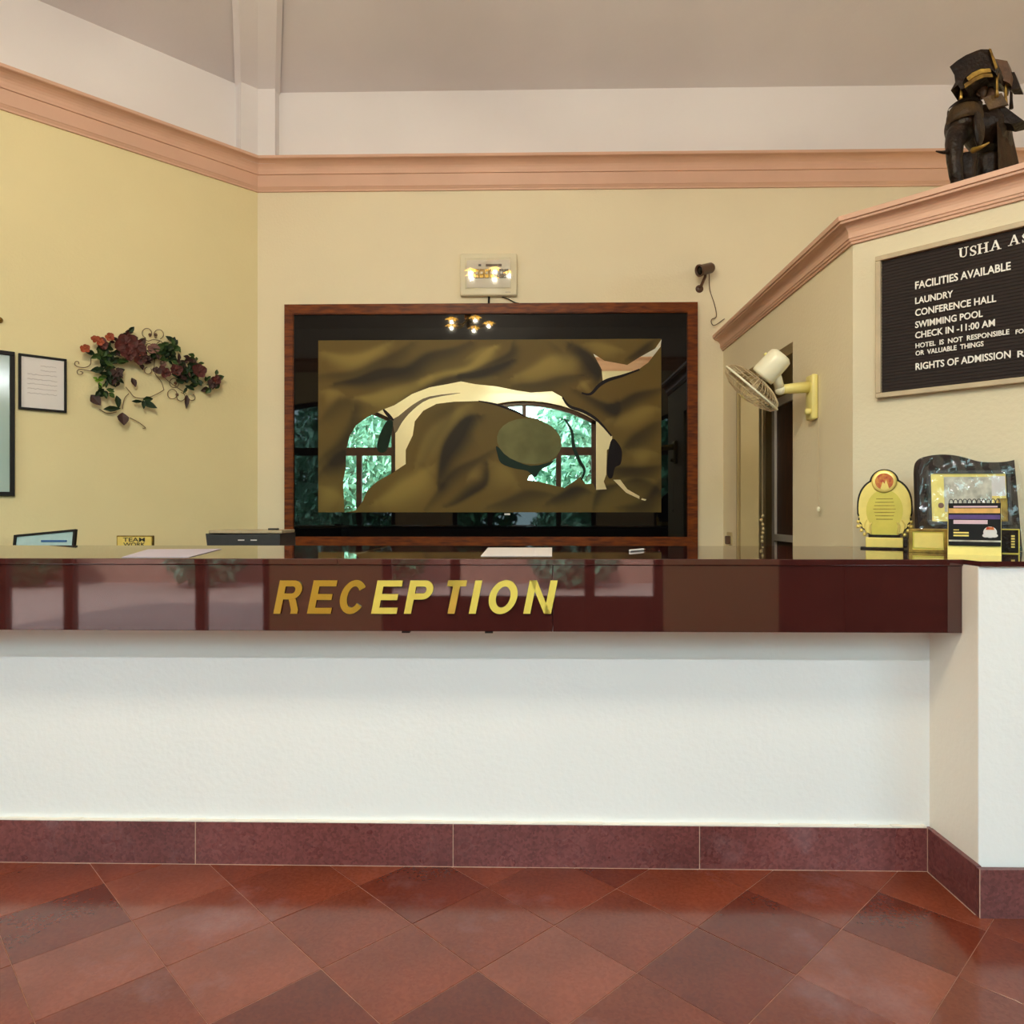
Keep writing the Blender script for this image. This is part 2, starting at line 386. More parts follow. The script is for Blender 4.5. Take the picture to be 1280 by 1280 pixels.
wall_quad((XL, YL), (AXX, YB), ZCR0 + .02, ZFR, (S2, -S2), M['frieze'], 'wall_left_frieze')
wall_quad((XL, YF), (XL, YL), 0, ZFR, (1, 0), M['cream'], 'wall_side')
wall_quad((XR, YB), (XR, YF), 0, ZFR, (-1, 0), M['cream'], 'wall_right')

# roof planes meeting at an apex over the hall
APX = Vector((.12, -.35, ZFR + 2.3))
corn = [(AXX, YB), (XR, YB), (XR, YF), (XL, YF), (XL, YL)]
bm = bmesh.new()
for i in range(5):
    p, q = corn[i], corn[(i + 1) % 5]
    P = Vector((*p, ZFR)); Q = Vector((*q, ZFR))
    vs = [bm.verts.new(v) for v in (P, Q, APX, P + UP * .12, Q + UP * .12, APX + UP * .12)]
    for f in ((0, 1, 2), (5, 4, 3), (0, 3, 4, 1), (1, 4, 5, 2), (2, 5, 3, 0)): bm.faces.new([vs[k] for k in f])
struct('ceiling', bm, M['ceil'])
# hip rib in the corner
wr, dr = .165, .085
A2 = Vector((AXX, YB, 0)); Ld = Vector((-S2, -S2, 0))
mid = A2 + Vector((dr * math.tan(PI / 8), -dr, 0))
sec = [A2 + Vector((wr, .02, 0)), A2 + Vector((wr, -dr, 0)), mid, A2 + Ld * wr + LN * dr, A2 + Ld * wr - LN * .02, A2 + Vector((-.02, .05, 0))]
bm = bmesh.new(); hipv = (APX - Vector((AXX, YB, ZFR)))
rings = [[p + UP * (ZC1 - .06) for p in sec], [p + UP * (ZFR - .02) for p in sec], [p + UP * (ZFR - .02) + hipv * .97 - UP * .06 for p in sec]]
vr = [[bm.verts.new(p) for p in r] for r in rings]
for a_, b_ in zip(vr, vr[1:]):
    for k in range(6): bm.faces.new((a_[k], a_[(k + 1) % 6], b_[(k + 1) % 6], b_[k]))
bm.faces.new(vr[0]); bm.faces.new(vr[-1][::-1])
struct('trim_1', bm, M['frieze'])

# cornices: profile (out, up) swept with mitres, one object per wall
def cornice(path, prof, z0, names, m, side):
    """path: plan points; side = +1 room on the right of travel"""
    pts = [Vector((*p, 0)) for p in path]; n = len(pts)
    def nor(i): d = (pts[i + 1] - pts[i]).normalized(); return Vector((d.y, -d.x, 0)) * side
    mit = []
    for i in range(n):
        if i == 0: mit.append(nor(0))
        elif i == n - 1: mit.append(nor(n - 2))
        else:
            a_, b_ = nor(i - 1), nor(i); s = (a_ + b_).normalized(); mit.append(s / s.dot(a_))
    for i in range(n - 1):
        bm = bmesh.new()
        r0 = [bm.verts.new(pts[i] + mit[i] * o_ + UP * (z0 + z_)) for o_, z_ in prof]
        r1 = [bm.verts.new(pts[i + 1] + mit[i + 1] * o_ + UP * (z0 + z_)) for o_, z_ in prof]
        k = len(prof)
        for j in range(k): bm.faces.new((r0[j], r0[(j + 1) % k], r1[(j + 1) % k], r1[j]))
        bm.faces.new(r0); bm.faces.new(r1[::-1]); struct(names[i], bm, m)
arc = [(.060 + .07 * (1 - math.cos(t * PI / 2 / 6)), .150 + .07 * math.sin(t * PI / 2 / 6)) for t in range(7)]
prof = [(-.01, 0), (.014, 0), (.016, .012), (.022, .022), (.026, .030), (.030, .034), (.046, .125), (.056, .127), (.058, .143)] + arc + [(.135, .225), (.135, .245), (-.01, .245)]
prof = [(o_, z_ * .89) for o_, z_ in prof]
cornice([(XL, YF), (XL, YL), (AXX, YB), (XR, YB), (XR, YF)], prof, ZCR0, ['trim_8', 'trim_2', 'trim_3', 'trim_9'], M['crown'], 1)
cornice([(XR, YF), (XL, YF)], prof, ZCR0, ['trim_10'], M['crown'], 1)
arc = [(.024 + .038 * (1 - math.cos(t * PI / 2 / 6)), .036 + .045 * math.sin(t * PI / 2 / 6)) for t in range(7)]
profp = [(-.01, 0), (.010, 0), (.012, .010), (.018, .012), (.020, .022), (.024, .024)] + arc + [(.068, .083), (.070, .092), (.078, .094), (.080, .115), (-.01, .115)]
cornice([(X6, YB), (X6, Y6), (XR, Y6 - (XR - X6))], profp, ZP0, ['trim_4', 'trim_5'], M['crown'], 1)

# partition: fan wall with a doorway, notice wall, flat roof
yd0 = PX(991, 500, X6).y; yd1 = PX(927, 500, X6).y; zd = PX(991, 427, X6).z; t = .1
bm = bmesh.new()
box(bm, X6, X6 + t, Y6 + .0, yd0, 0, ZP1 - .005)
box(bm, X6, X6 + t, yd1, YB, 0, ZP1 - .005); box(bm, X6, X6 + t, yd0, yd1, zd, ZP1 - .005)
struct('wall_partition', bm, M['cream'])
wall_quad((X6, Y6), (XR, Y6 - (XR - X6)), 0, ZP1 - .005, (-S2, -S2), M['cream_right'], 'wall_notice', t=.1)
bm = bmesh.new()
prism(bm, [Vector((X6, YB + 1.4, ZP1 - .02)), Vector((X6, Y6, ZP1 - .02)), Vector((XR, Y6 - (XR - X6), ZP1 - .02)), Vector((XR, YB + 1.4, ZP1 - .02))], (0, 0, .02))
struct('ceiling_partition', bm, M['cream'])
# room behind the partition
XD = 2.0; YI = 5.95
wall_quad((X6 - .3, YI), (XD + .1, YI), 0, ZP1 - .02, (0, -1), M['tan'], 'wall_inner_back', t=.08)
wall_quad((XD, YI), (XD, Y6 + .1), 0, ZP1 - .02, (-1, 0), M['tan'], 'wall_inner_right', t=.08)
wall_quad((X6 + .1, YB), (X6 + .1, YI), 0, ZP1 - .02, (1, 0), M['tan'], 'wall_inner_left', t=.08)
# moulded door casing on the far jamb
bm = bmesh.new(); box(bm, X6 - .012, X6 + .112, yd1 - .02, yd1 + .05, 0, zd + .0)
box(bm, X6 - .02, X6, yd1 + .035, yd1 + .055, 0, zd)
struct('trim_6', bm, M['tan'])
bm = bmesh.new()
for x_ in (1.83, 1.90): box(bm, x_, x_ + .03, YI - .035, YI, 0, 2.2)
box(bm, 1.83, 1.93, YI - .02, YI, 0, 2.2)
struct('trim_7', bm, M['lowcream'])
# brown panelled door in the inner side wall
dz0 = PX(982, 668, XD).z; dz1 = PX(985, 512, XD).z
dy1 = PX(976, 600, XD).y; dy0 = dy1 - .85
door = bpy.data.objects.new('door_1', None); col.objects.link(door); door['kind'] = 'structure'; door.location = (XD, (dy0 + dy1) / 2, 0)
def dpart(n, bm, m): return obj(n, bm, m, door, off=(XD, (dy0 + dy1) / 2, 0))
dpart('door_frame', box(box(box(box(bmesh.new(), XD - .05, XD - .001, dy1, dy1 + .06, 0, dz1 + .1), XD - .05, XD - .001, dy0 - .06, dy0, 0, dz1 + .1), XD - .05, XD - .001, dy0, dy1, dz1 + .04, dz1 + .1), XD - .06, XD - .001, dy0, dy1, dz0 - .05, dz0), M['lowcream'])
dpart('door_leaf', bx(XD - .03, XD - .001, dy0, dy1, dz0, dz1 + .04), M['dark_wood'])
dpart('lower_panel', bx(XD - .03, XD - .001, dy0, dy1, .02, dz0 - .05), M['dark_wood'])

# front wall with three arched windows (behind the camera, seen in the mirror)
WC = [-3.53, -.035, 3.46]; HWD = 1.25; ZS = 2.83; RISE = .35; ZTR = 2.31
def arch_z(d): 
    R = (HWD ** 2 + RISE ** 2) / (2 * RISE); return ZS + RISE - R + math.sqrt(R * R - d * d)
bm = bmesh.new(); tf = .2
xs = [XL] + [v for c in WC for v in (c - HWD, c + HWD)] + [XR]
for i in range(0, len(xs), 2): box(bm, xs[i], xs[i + 1], YF - tf, YF, 0, ZCR0 + .02)
for c in WC:
    n = 16; ds = [-HWD + 2 * HWD * k / n for k in range(n + 1)]
    for a_, b_ in zip(ds, ds[1:]):
        P = [Vector((c + a_, YF, arch_z(a_))), Vector((c + b_, YF, arch_z(b_))), Vector((c + b_, YF, ZCR0 + .02)), Vector((c + a_, YF, ZCR0 + .02))]
        prism(bm, P, (0, -tf, 0))
struct('wall_front', bm, M['cream'])
wall_quad((XL, YF), (XR, YF), ZCR0 + .02, ZFR, (0, 1), M['frieze'], 'wall_front_frieze', t=.2)
for wi, c in enumerate(WC):
    w_ = bpy.data.objects.new('window_%d' % (wi + 1), None); col.objects.link(w_); w_['kind'] = 'structure'; w_.location = (c, YF, 0)
    y0, y1 = -.14, -.06
    def wp(n, bm, m): return obj(n, bm, m, w_)
    wp('jamb', bx(-HWD, -HWD + .08, y0, y1, 0, ZS), M['win_wood']); wp('jamb', bx(HWD - .08, HWD, y0, y1, 0, ZS), M['win_wood'])
    bm = bmesh.new()
    for a_, b_ in zip(ds, ds[1:]):
        prism(bm, [Vector((a_, y1, arch_z(a_) - .075)), Vector((b_, y1, arch_z(b_) - .075)), Vector((b_, y1, arch_z(b_))), Vector((a_, y1, arch_z(a_)))], (0, y0 - y1, 0))
    wp('arch_frame', bm, M['win_wood'])
    wp('transom', bx(-HWD + .08, HWD - .08, y0, y1, ZTR - .07, ZTR + .07), M['win_wood'])
    wp('mullion', bx(-.035, .035, y0, y1, ZTR + .07, ZS + RISE - .07), M['win_wood'])
    for s in (-1, 1): wp('mullion', bx(s * .6 - .045, s * .6 + .045, y0, y1, 0, ZTR - .07), M['win_wood'])
    wp('bottom_rail', bx(-HWD + .08, HWD - .08, y0, y1, 0, .14), M['win_wood'])
    zlow = (.14, .50, 1.0)[wi]
    for (x0, x1) in ((-HWD + .08, -.645), (-.555, .555), (.645, HWD - .08)):
        if zlow > .2: wp('lower_panel', bx(x0, x1, -.12, -.08, .14, zlow), M['win_wood'])  # solid panels added to keep the apron's reflection of these windows dark
        wp('pane', bx(x0, x1, -.103, -.097, zlow, ZTR - .07), M['glass'])
    for (x0, x1) in ((-HWD + .08, -.035), (.035, HWD - .08)):
        bm = bmesh.new(); n = 8; dd = [x0 + (x1 - x0) * k / n for k in range(n + 1)]
        prism(bm, [Vector((x0, -.1, ZTR + .07))] + [Vector((x1, -.1, ZTR + .07))] + [Vector((d_, -.1, arch_z(d_) - .07)) for d_ in dd[::-1]], (0, -.005, 0))
        wp('pane', bm, M['glass'])
    ld = bpy.data.lights.new('window_portal', 'AREA'); ld.shape = 'RECTANGLE'; ld.size = 2 * HWD; ld.size_y = 3.1
    ld.cycles.is_portal = True
    lo = bpy.data.objects.new('window_portal', ld); col.objects.link(lo); lo.location = (c, YF - .25, 1.6); lo.rotation_euler = (-PI / 2, 0, 0)
    lo.rotation_euler = (PI / 2, 0, 0)

# ------------------------------------------------------------------ garden outside
struct('ground', bx(-30, 30, -40, YF - .2, -.2, -.05), M['grass'])
struct('terrace', bx(-14, 14, -8.0, YF - .2, -.16, -.02), M['ground'])
struct('garden_wall', bx(-14, 14, -8.15, -8.0, -.1, .75), M['redwall'])  # low wall added for pinkish apron reflections and bounced daylight
def leafy(name, cx, cy, rx, ry, z0, z1, n, m, label, cat, grp, sz=.16, trunk=True, seed=1):
    r = random.Random(seed); vs = []; fs = []
    for k in range(n):
        while True:
            p = Vector((r.uniform(-1, 1), r.uniform(-1, 1), r.uniform(-1, 1)))
            if .35 < p.length < 1: break
        c_ = Vector((cx + p.x * rx, cy + p.y * ry, (z0 + z1) / 2 + p.z * (z1 - z0) / 2)); s = sz * r.uniform(.6, 1.4)
        u = Vector((r.uniform(-1, 1), r.uniform(-1, 1), r.uniform(-1, 1))).normalized(); v = u.orthogonal().normalized()
        i = len(vs); vs += [c_ - u * s - Vector((cx, cy, 0)), c_ + v * s * .45 - Vector((cx, cy, 0)), c_ + u * s - Vector((cx, cy, 0)), c_ - v * s * .45 - Vector((cx, cy, 0))]; fs.append((i, i + 1, i + 2, i + 3))
    me = bpy.data.meshes.new('foliage'); me.from_pydata([tuple(v) for v in vs], [], fs)
    t_ = thing(name, label, cat, (cx, cy, 0), 0, grp)
    f = link('foliage', me, m, t_)
    bm = bmesh.new(); tube(bm, [(0, 0, -.1), (.05, 0, (z0 + z1) / 2), (0, .1, z1 - .3)], [.12, .08, .03]); obj('trunk', bm, M['bark'], t_)
ORD = ['first', 'second', 'third', 'fourth', 'fifth', 'sixth', 'seventh', 'eighth']
for k in range(8):
    x = -12.2 + k * 3.5
    leafy('garden_tree', x, -10.2 - (k % 2) * 1.2, 1.75, 1.3, -.1, 4.6 + (k * 37 % 5) * .25, 4200, M['foliage'] if k % 2 else M['foliage2'],
          ('dark green' if k % 2 else 'pale green') + ' garden tree behind the terrace wall, ' + ORD[k] + ' from the yellow-wall side', 'tree', 'garden trees outside the windows', .17, seed=k)
for k in range(6):
    x = -8.5 + k * 3.1
    leafy('garden_shrub', x, -7.2, .8, .5, -.02, 1.3 + (k % 3) * .3, 1500, M['foliage2'] if k % 2 else M['foliage'],
          ('pale' if k % 2 else 'dark') + ' low shrub before the terrace wall, ' + ORD[k] + ' from the yellow-wall side', 'shrub', 'garden shrubs outside the windows', .11, seed=20 + k)

# ------------------------------------------------------------------ reception counter
XCL = -3.9
ct = thing('reception_counter', 'long white reception counter with a polished maroon granite top and apron', 'counter', (0, Y1, 0))
def cp(n, bm, m, parent=ct, off=(0, Y1, 0)): return obj(n, bm, m, parent, off=off)
cp('base_wall', bx(XCL, X1 + .02, Y1, Y1 + .12, 0, HC - .02), M['white'])
cp('return_wall', bx(X1, X1 + .12, Y3 + .004, Y1 + .12, 0, HC - .0165), M['lowcream'])
cp('end_wall', bx(X1 + .001, 2.34, Y3, Y3 + .12, 0, HC - .016), M['white'])
# apron slabs and top slabs with fine joints
ja = PY(691, 740, YA).x; jb = PY(-420, 740, YA).x
cuts = [XCL, jb, ja, X1 - .0]
for a_, b_ in zip(cuts, cuts[1:]): cp('apron_slab', bx(a_ + .0008, b_ - .0008, YA, YA + .02, HB, HC - .0205, bev=.0015), M['granite'])
cp('apron_end', bx(X1 - .02, X1 - .001, YA + .0205, Y1, HB, HC - .0205), M['granite'])
cp('apron_soffit', bx(XCL, X1 - .02, YA + .0205, Y1 - .001, HB + .001, HB + .012), M['white'])
yk = Y6 - .03
for a_, b_ in zip([XCL, jb, -.62, X1 - .0], [jb, -.62, X1 - .0]):
    cp('top_slab', bx(a_ + .0004, b_ - .0004, YA - .006, yk, HC - .02, HC, bev=.002), M['granite'])
bm = bmesh.new()
e_ = .03
prism(bm, [Vector((X1, Y3 - .012, HC - .0155)), Vector((X6 + Y6 - Y3 - e_, Y3 - .012, HC - .0155)), Vector((X6 - .008, Y6 - .008 - .02, HC - .0155)), Vector((X1, yk, HC - .0155))], (0, 0, .0155))
cp('top_slab', bm, M['granite'])
for px in (507, 611):
    p = PY(px, 789, YA); cp('apron_bracket', bx(p.x - .013, p.x + .013, YA + .002, YA + .03, HB - .006, HB + .0), M['black'])
# skirting stones
zs = H - (1026 - 640) * Y1 / F
zsk = .152
js = [XCL] + [PY(px, 1050, Y1).x for px in (-380, -68, 247, 567, 873)] + [X1]
def skirt(parent, bmx): return obj('skirting_stone', bmx, M['skirt'], parent)
bb = bpy.data.objects.new('baseboard_counter', None); col.objects.link(bb); bb['kind'] = 'structure'
for a_, b_ in zip(js, js[1:]):
    dz = random.uniform(-.003, -.001); skirt(bb, bx(a_ + .0012, b_ - .0012, Y1 - .018, Y1 - .0005, -.004, zsk + dz, bev=.0015))
skirt(bb, bx(X1 - .018, X1 - .0005, Y3 - .016, Y1 - .0195, -.004, zsk, bev=.0015))
skirt(bb, bx(X1 - .018, 2.2, Y3 - .0345, Y3 - .0165, -.004, zsk - .002, bev=.0015))
skirt(bb, bx(2.2025, 2.40, Y3 - .0345, Y3 - .0165, -.004, zsk - .001, bev=.0015))

for x in js[1:-1]: obj('joint_line', bx(x - .0011, x + .0011, Y1 - .0176, Y1 - .001, 0, zsk - .002), M['joint'], bb)
obj('joint_line', bx(js[0], X1 - .018, Y1 - .0205, Y1 - .0181, -.001, .0012), M['joint'], bb)
obj('joint_line', bx(X1 - .0205, X1 - .0181, Y3 - .016, Y1 - .0195, -.001, .0012), M['joint'], bb)
obj('joint_line', bx(X1 - .0188, X1 - .0160, Y1 - .0210, Y1 - .0182, 0, zsk), M['joint'], bb)
obj('joint_line', bx(X1 - .0185, X1 - .0165, Y3 - .0352, Y3 - .0335, 0, zsk - .002), M['joint'], bb)
bm = bmesh.new(); r_ = random.Random(9); x = js[0]
while x < X1 - .03:
    d = r_.uniform(.02, .07); box(bm, x, min(x + d, X1 - .02), Y1 - .0183, Y1 - .0004, zsk - .001, zsk + .0015 + r_.uniform(0, .0035)); x += d
obj('cement_edge', bm, M['lowcream'], bb)
# brass lettering
def block_letter(ch, wd, ht, D=.006, sh=.20):
    w0 = wd - sh * ht; st = .21 * ht; bm = bmesh.new()
    if ch == 'I': w0 = wd - sh * ht
    def P(pts): prism(bm, [Vector((x + sh * z, 0, z)) for x, z in pts], (0, -D, 0))
    def rect(x0, x1, z0, z1): P([(x0, z0), (x1, z0), (x1, z1), (x0, z1)])
    def ring(cx, cz, rx, rz, t, a0, a1, n=24):
        po = [(cx + rx * math.cos(a0 + (a1 - a0) * i / n), cz + rz * math.sin(a0 + (a1 - a0) * i / n)) for i in range(n + 1)]
        pi_ = [(cx + (rx - t) * math.cos(a0 + (a1 - a0) * i / n), cz + (rz - t * .9) * math.sin(a0 + (a1 - a0) * i / n)) for i in range(n + 1)]
        for i in range(n): P([po[i], po[i + 1], pi_[i + 1], pi_[i]])
    if ch == 'E':
        rect(0, st, 0, ht)
        for z in (0, ht / 2 - st * .42, ht - st * .85): rect(st, w0 * (1 if z else 1) - (0 if z != ht / 2 - st * .42 else st * .3), z, z + st * .85)
    elif ch == 'T': rect(0, w0, ht - st * .85, ht); rect(w0 / 2 - st / 2, w0 / 2 + st / 2, 0, ht - st * .85)
    elif ch == 'I': rect(0, w0, 0, ht)
    elif ch == 'N':
        rect(0, st, 0, ht); rect(w0 - st, w0, 0, ht); P([(st, ht), (st * .1, ht), (w0 - st, 0), (w0 - st * .1, 0)])
    elif ch in 'PR':
        rect(0, st, 0, ht); r = ht * .285; xb = w0 - r
        for z in (ht - st * .85, ht - 2 * r): rect(st, xb, z, z + st * .85)
        ring(xb, ht - r, r, r, st * .95, -PI / 2, PI / 2, 14)
        if ch == 'R': P([(w0 * .52, ht - 2 * r + .002), (w0 * .52 + st, ht - 2 * r + .002), (w0, ht * .12), (w0, 0), (w0 - st, 0), (w0 - st, ht * .12)])
    elif ch == 'O': ring(w0 / 2, ht / 2, w0 / 2 + .002, ht / 2 + .001, st, 0, 2 * PI, 36)
    elif ch == 'C': ring(w0 / 2, ht / 2, w0 / 2 + .002, ht / 2 + .001, st, .62, 2 * PI - .62, 32)
    return bm
sg = thing('reception_lettering', 'slanted gold metal letters spelling RECEPTION on the granite apron', 'lettering', (0, YA, 0))
LT = [('R', 342, 380), ('E', 384, 422), ('C', 422, 461), ('E', 464, 504), ('P', 505, 544), ('T', 552, 584), ('I', 586, 603), ('O', 608, 650), ('N', 654, 697)]
tl = {0: (-2.0, 1.2), 1: (-7, -2), 2: (-9, 3), 3: (5, 0), 4: (6, 0), 5: (-9, 0), 6: (4, 0), 7: (3, 0), 8: (2, 0)}
for k, (ch, x0, x1) in enumerate(LT):
    p0 = PY(x0, 767, YA - .004); p1 = PY(x1, 725.5 , YA - .004)
    bm = block_letter(ch, p1.x - p0.x, p1.z - p0.z)
    o = obj('letter', bm, M['gold_satin'] if k in (3, 4, 6, 7, 8) else M['gold'], sg)
    o.location = (p0.x, -.0015, p0.z); o.rotation_euler = (math.radians(tl[k][0] * .25), 0, math.radians(tl[k][1] * .2))

# ------------------------------------------------------------------ mirrored wall artwork
YM = YB - .045
af = thing('mirror_artwork', 'large wood-framed mirror painted with brown draped folds and black glass border', 'artwork', (0, YB, 0))
def ap(n, bm, m, sm=False): return obj(n, bm, m, af, sm, off=(0, YB, 0))
fx0, fx1 = PY(355, 500, YM).x, PY(872.5, 500, YM).x; fz1 = PY(640, 378.5, YM).z; fz0 = PY(640, 687, YM).z
ix0, ix1 = PY(366.5, 500, YM).x, PY(859.5, 500, YM).x; iz1 = PY(640, 391.5, YM).z; iz0 = PY(640, 671, YM).z
def rail(pts): return prism(bmesh.new(), [Vector((x, YM, z)) for x, z in pts], (0, .042, 0))
def rail_b(pts):
    bm = rail(pts); bmesh.ops.bevel(bm, geom=[e for e in bm.edges if all(abs(v.co.y - YM) < 1e-5 for v in e.verts)], offset=.006, segments=2, affect='EDGES'); return bm
ap('frame_rail', rail_b([(fx0, fz1), (fx1, fz1), (ix1, iz1), (ix0, iz1)]), M['frame_wood'])
ap('frame_rail', rail_b([(fx0, fz0), (fx1, fz0), (ix1, iz0), (ix0, iz0)]), M['frame_wood'])
ap('frame_rail', rail_b([(fx0, fz0), (fx0, fz1), (ix0, iz1), (ix0, iz0)]), M['frame_wood'])
ap('frame_rail', rail_b([(fx1, fz0), (fx1, fz1), (ix1, iz1), (ix1, iz0)]), M['frame_wood'])
YG = YM + .018
ap('border_glass', bx(ix0 - .003, ix1 + .003, YG + .002, YG + .012, iz0 - .003, iz1 + .003), M['black_glass'])
def Z3(x, y, yy): return PY(340 + x / 2.2857, 300 + y / 2.2857, yy)
# painted folds: colour attribute over a fine grid
DK = [([(140,385),(260,372),(330,340),(400,300)],24,.7), ([(180,412),(300,388),(380,372),(450,335),(570,292)],20,1.0), ([(350,480),(430,425),(520,392),(640,372),(690,345)],17,.9),
      ([(540,378),(640,350),(685,320),(690,290)],15,.8), ([(690,425),(800,402),(900,382)],16,.7), ([(860,300),(905,330),(935,370),(932,405)],22,1.2), ([(140,625),(190,590),(228,540),(235,500)],30,.8),
      ([(140,660),(185,630),(205,600)],24,.8), ([(140,520),(190,470),(280,470)],22,.5), ([(478,690),(500,600),(545,530),(590,508)],24,1.3), ([(618,640),(612,700),(560,740),(500,765)],14,1.0),
      ([(440,775),(500,690),(560,640),(640,600)],18,.7), ([(1005,600),(1045,555),(1112,520)],24,.8), ([(960,650),(1040,665),(1112,650)],20,.9), ([(1000,765),(1070,752),(1112,690)],20,.8),
      ([(870,430),(960,478),(1040,452),(1112,425)],16,.9), ([(1015,340),(1055,315),(1090,290)],16,.9), ([(790,750),(860,712),(905,722)],18,1.0), ([(620,768),(720,728),(800,722)],16,.7),
      ([(920,775),(940,720),(990,700)],12,.8), ([(330,560),(300,620)],20,.4), ([(520,470),(500,520),(430,640)],26,.4), ([(1000,700),(1060,700),(1112,720)],18,.5), ([(990,470),(980,520)],20,.5), ([(800,300),(840,330),(850,300)],14,.4)]
LT3 = [([(150,318),(260,330),(330,292)],22,.7), ([(240,455),(350,432),(450,385)],18,.8), ([(430,395),(560,362),(640,300)],18,.9), ([(700,395),(820,345),(890,335)],26,.8), ([(415,640),(470,545),(560,480)],24,.6),
       ([(300,748),(400,690),(450,650)],28,.7), ([(1030,600),(1090,610)],22,.5), ([(140,705),(200,745)],26,.5), ([(960,520),(1040,492),(1100,480)],18,.6), ([(560,330),(640,300)],14,.5), ([(640,640),(700,700)],26,.4),
       ([(880,415),(900,400)],16,.6), ([(500,440),(560,400),(640,395)],12,.5), ([(980,690),(1090,690)],10,.4), ([(150,430),(200,445)],18,.5), ([(560,690),(590,640)],14,.4), ([(900,300),(1000,310)],16,.5)]
def seg_d(px, py, a, c):
    dx, dy = c[0] - a[0], c[1] - a[1]; L2 = dx * dx + dy * dy; t_ = max(0, min(1, ((px - a[0]) * dx + (py - a[1]) * dy) / L2)); return math.hypot(px - a[0] - t_ * dx, py - a[1] - t_ * dy)
import numpy as np
nx, nz_ = 260, 130
gx, gy = np.meshgrid(np.linspace(132, 1113, nx), np.linspace(284, 780, nz_))
warp = 9 * np.sin(gx / 61 + gy / 43) + 6 * np.sin(gx / 27 - gy / 37)
def field(strokes):
    f = np.zeros_like(gx)
    for pts, wd, st in strokes:
        sp = smooth_pts(pts, 4, False) if len(pts) > 2 else [Vector((*q, 0)) for q in pts]
        best = np.full_like(gx, 1e9); sg = np.zeros_like(gx); tt = np.zeros_like(gx); n_s = len(sp) - 1
        for i_, (a, c) in enumerate(zip(sp, sp[1:])):
            dx, dy = c.x - a.x, c.y - a.y; L2 = dx * dx + dy * dy + 1e-9
            yy = gy + warp * .5
            t_ = np.clip(((gx - a.x) * dx + (yy - a.y) * dy) / L2, 0, 1)
            d_ = np.hypot(gx - a.x - t_ * dx, yy - a.y - t_ * dy); m_ = d_ < best
            best = np.where(m_, d_, best); sg = np.where(m_, np.sign(dx * (yy - a.y) - dy * (gx - a.x)), sg); tt = np.where(m_, (i_ + t_) / n_s, tt)
        w2 = wd * np.where(sg > 0, 1.55, .55) * (.45 + .75 * np.sin(np.pi * np.clip(tt, .03, .97)))
        f += st * np.exp(-(best / w2) ** 2) * (.35 + .65 * np.sin(np.pi * np.clip(tt, .05, .95)) ** .6)
    return f
dkf = np.clip(field(DK), 0, 1.25); ltf = np.clip(field(LT3), 0, 1)
basec = np.array(rgb(98, 80, 34)); dkc = np.array(rgb(34, 25, 10)); ltc = np.array(rgb(150, 130, 66))
grn = .5 + .5 * np.sin(gx / 140 + 1) * np.sin(gy / 90)
colr = basec[None, None] * (1 + .0 * gx[..., None]) * (np.array([1.06, 1, .88])[None, None] * (1 - grn[..., None]) + np.array([.95, 1, 1.05])[None, None] * grn[..., None])
colr = colr + (ltc - basec) * (ltf * 1.0)[..., None]
colr = colr + (dkc - colr) * np.clip(dkf * .95, 0, .97)[..., None]
yp = YG + .001; p00 = Z3(132, 287, yp); p11 = Z3(1112, 778, yp)
vx = np.linspace(p00.x, p11.x, nx); vz = np.linspace(p00.z, p11.z, nz_)
VX, VZ = np.meshgrid(vx, vz)
verts = np.stack([VX.ravel(), np.full(VX.size, yp - YB), VZ.ravel()], 1)
idx = np.arange(nx * nz_).reshape(nz_, nx)
faces = np.stack([idx[:-1, :-1].ravel(), idx[1:, :-1].ravel(), idx[1:, 1:].ravel(), idx[:-1, 1:].ravel()], 1)
me = bpy.data.meshes.new('painted_panel'); me.from_pydata(verts.tolist(), [], faces.tolist())
ca_ = me.color_attributes.new('paint', 'FLOAT_COLOR', 'POINT')
cc = np.concatenate([colr.reshape(-1, 3), np.ones((nx * nz_, 1))], 1).astype(np.float32); ca_.data.foreach_set('color', cc.ravel())
mp_ = mat('painted_drapery', (.2, .15, .05), .5, spec=.2)
nt = mp_.node_tree; at = nt.nodes.new('ShaderNodeAttribute'); at.attribute_name = 'paint'
nt.links.new(at.outputs['Color'], nt.nodes['Principled BSDF'].inputs['Base Color'])
link('painted_panel', me, mp_, af)
def flat(n, pts, m, lift, sm=3):
    bm = bmesh.new(); P = smooth_pts(pts, sm) if sm else [Vector((*q, 0)) for q in pts]
    vs = [bm.verts.new(Z3(p.x, p.y, yp - lift)) for p in P]
    for t3 in tessellate_polygon([[Vector((p.x, -p.y, 0)) for p in P]]): bm.faces.new([vs[k] for k in t3])
    for f in bm.faces:
        f.normal_update()
        if f.normal.y > 0: f.normal_flip()
    bmesh.ops.translate(bm, verts=bm.verts, vec=(0, -YB, 0))
    me = bpy.data.meshes.new(n); bm.to_mesh(me); bm.free(); return link(n, me, m, af)
def strip(n, pts, wd, m, lift):
    P = smooth_pts(pts, 5, False); L_, R_ = [], []
    for i, p in enumerate(P):
        d = (P[min(i + 1, len(P) - 1)] - P[max(i - 1, 0)]).normalized(); nn = Vector((-d.y, d.x, 0)); t_ = i / (len(P) - 1); w2 = wd * (.35 + .65 * math.sin(PI * min(max(t_, .08), .92)))
        L_.append(p + nn * w2); R_.append(p - nn * w2)
    return flat(n, [(q.x, q.y) for q in L_ + R_[::-1]], m, lift, 0)
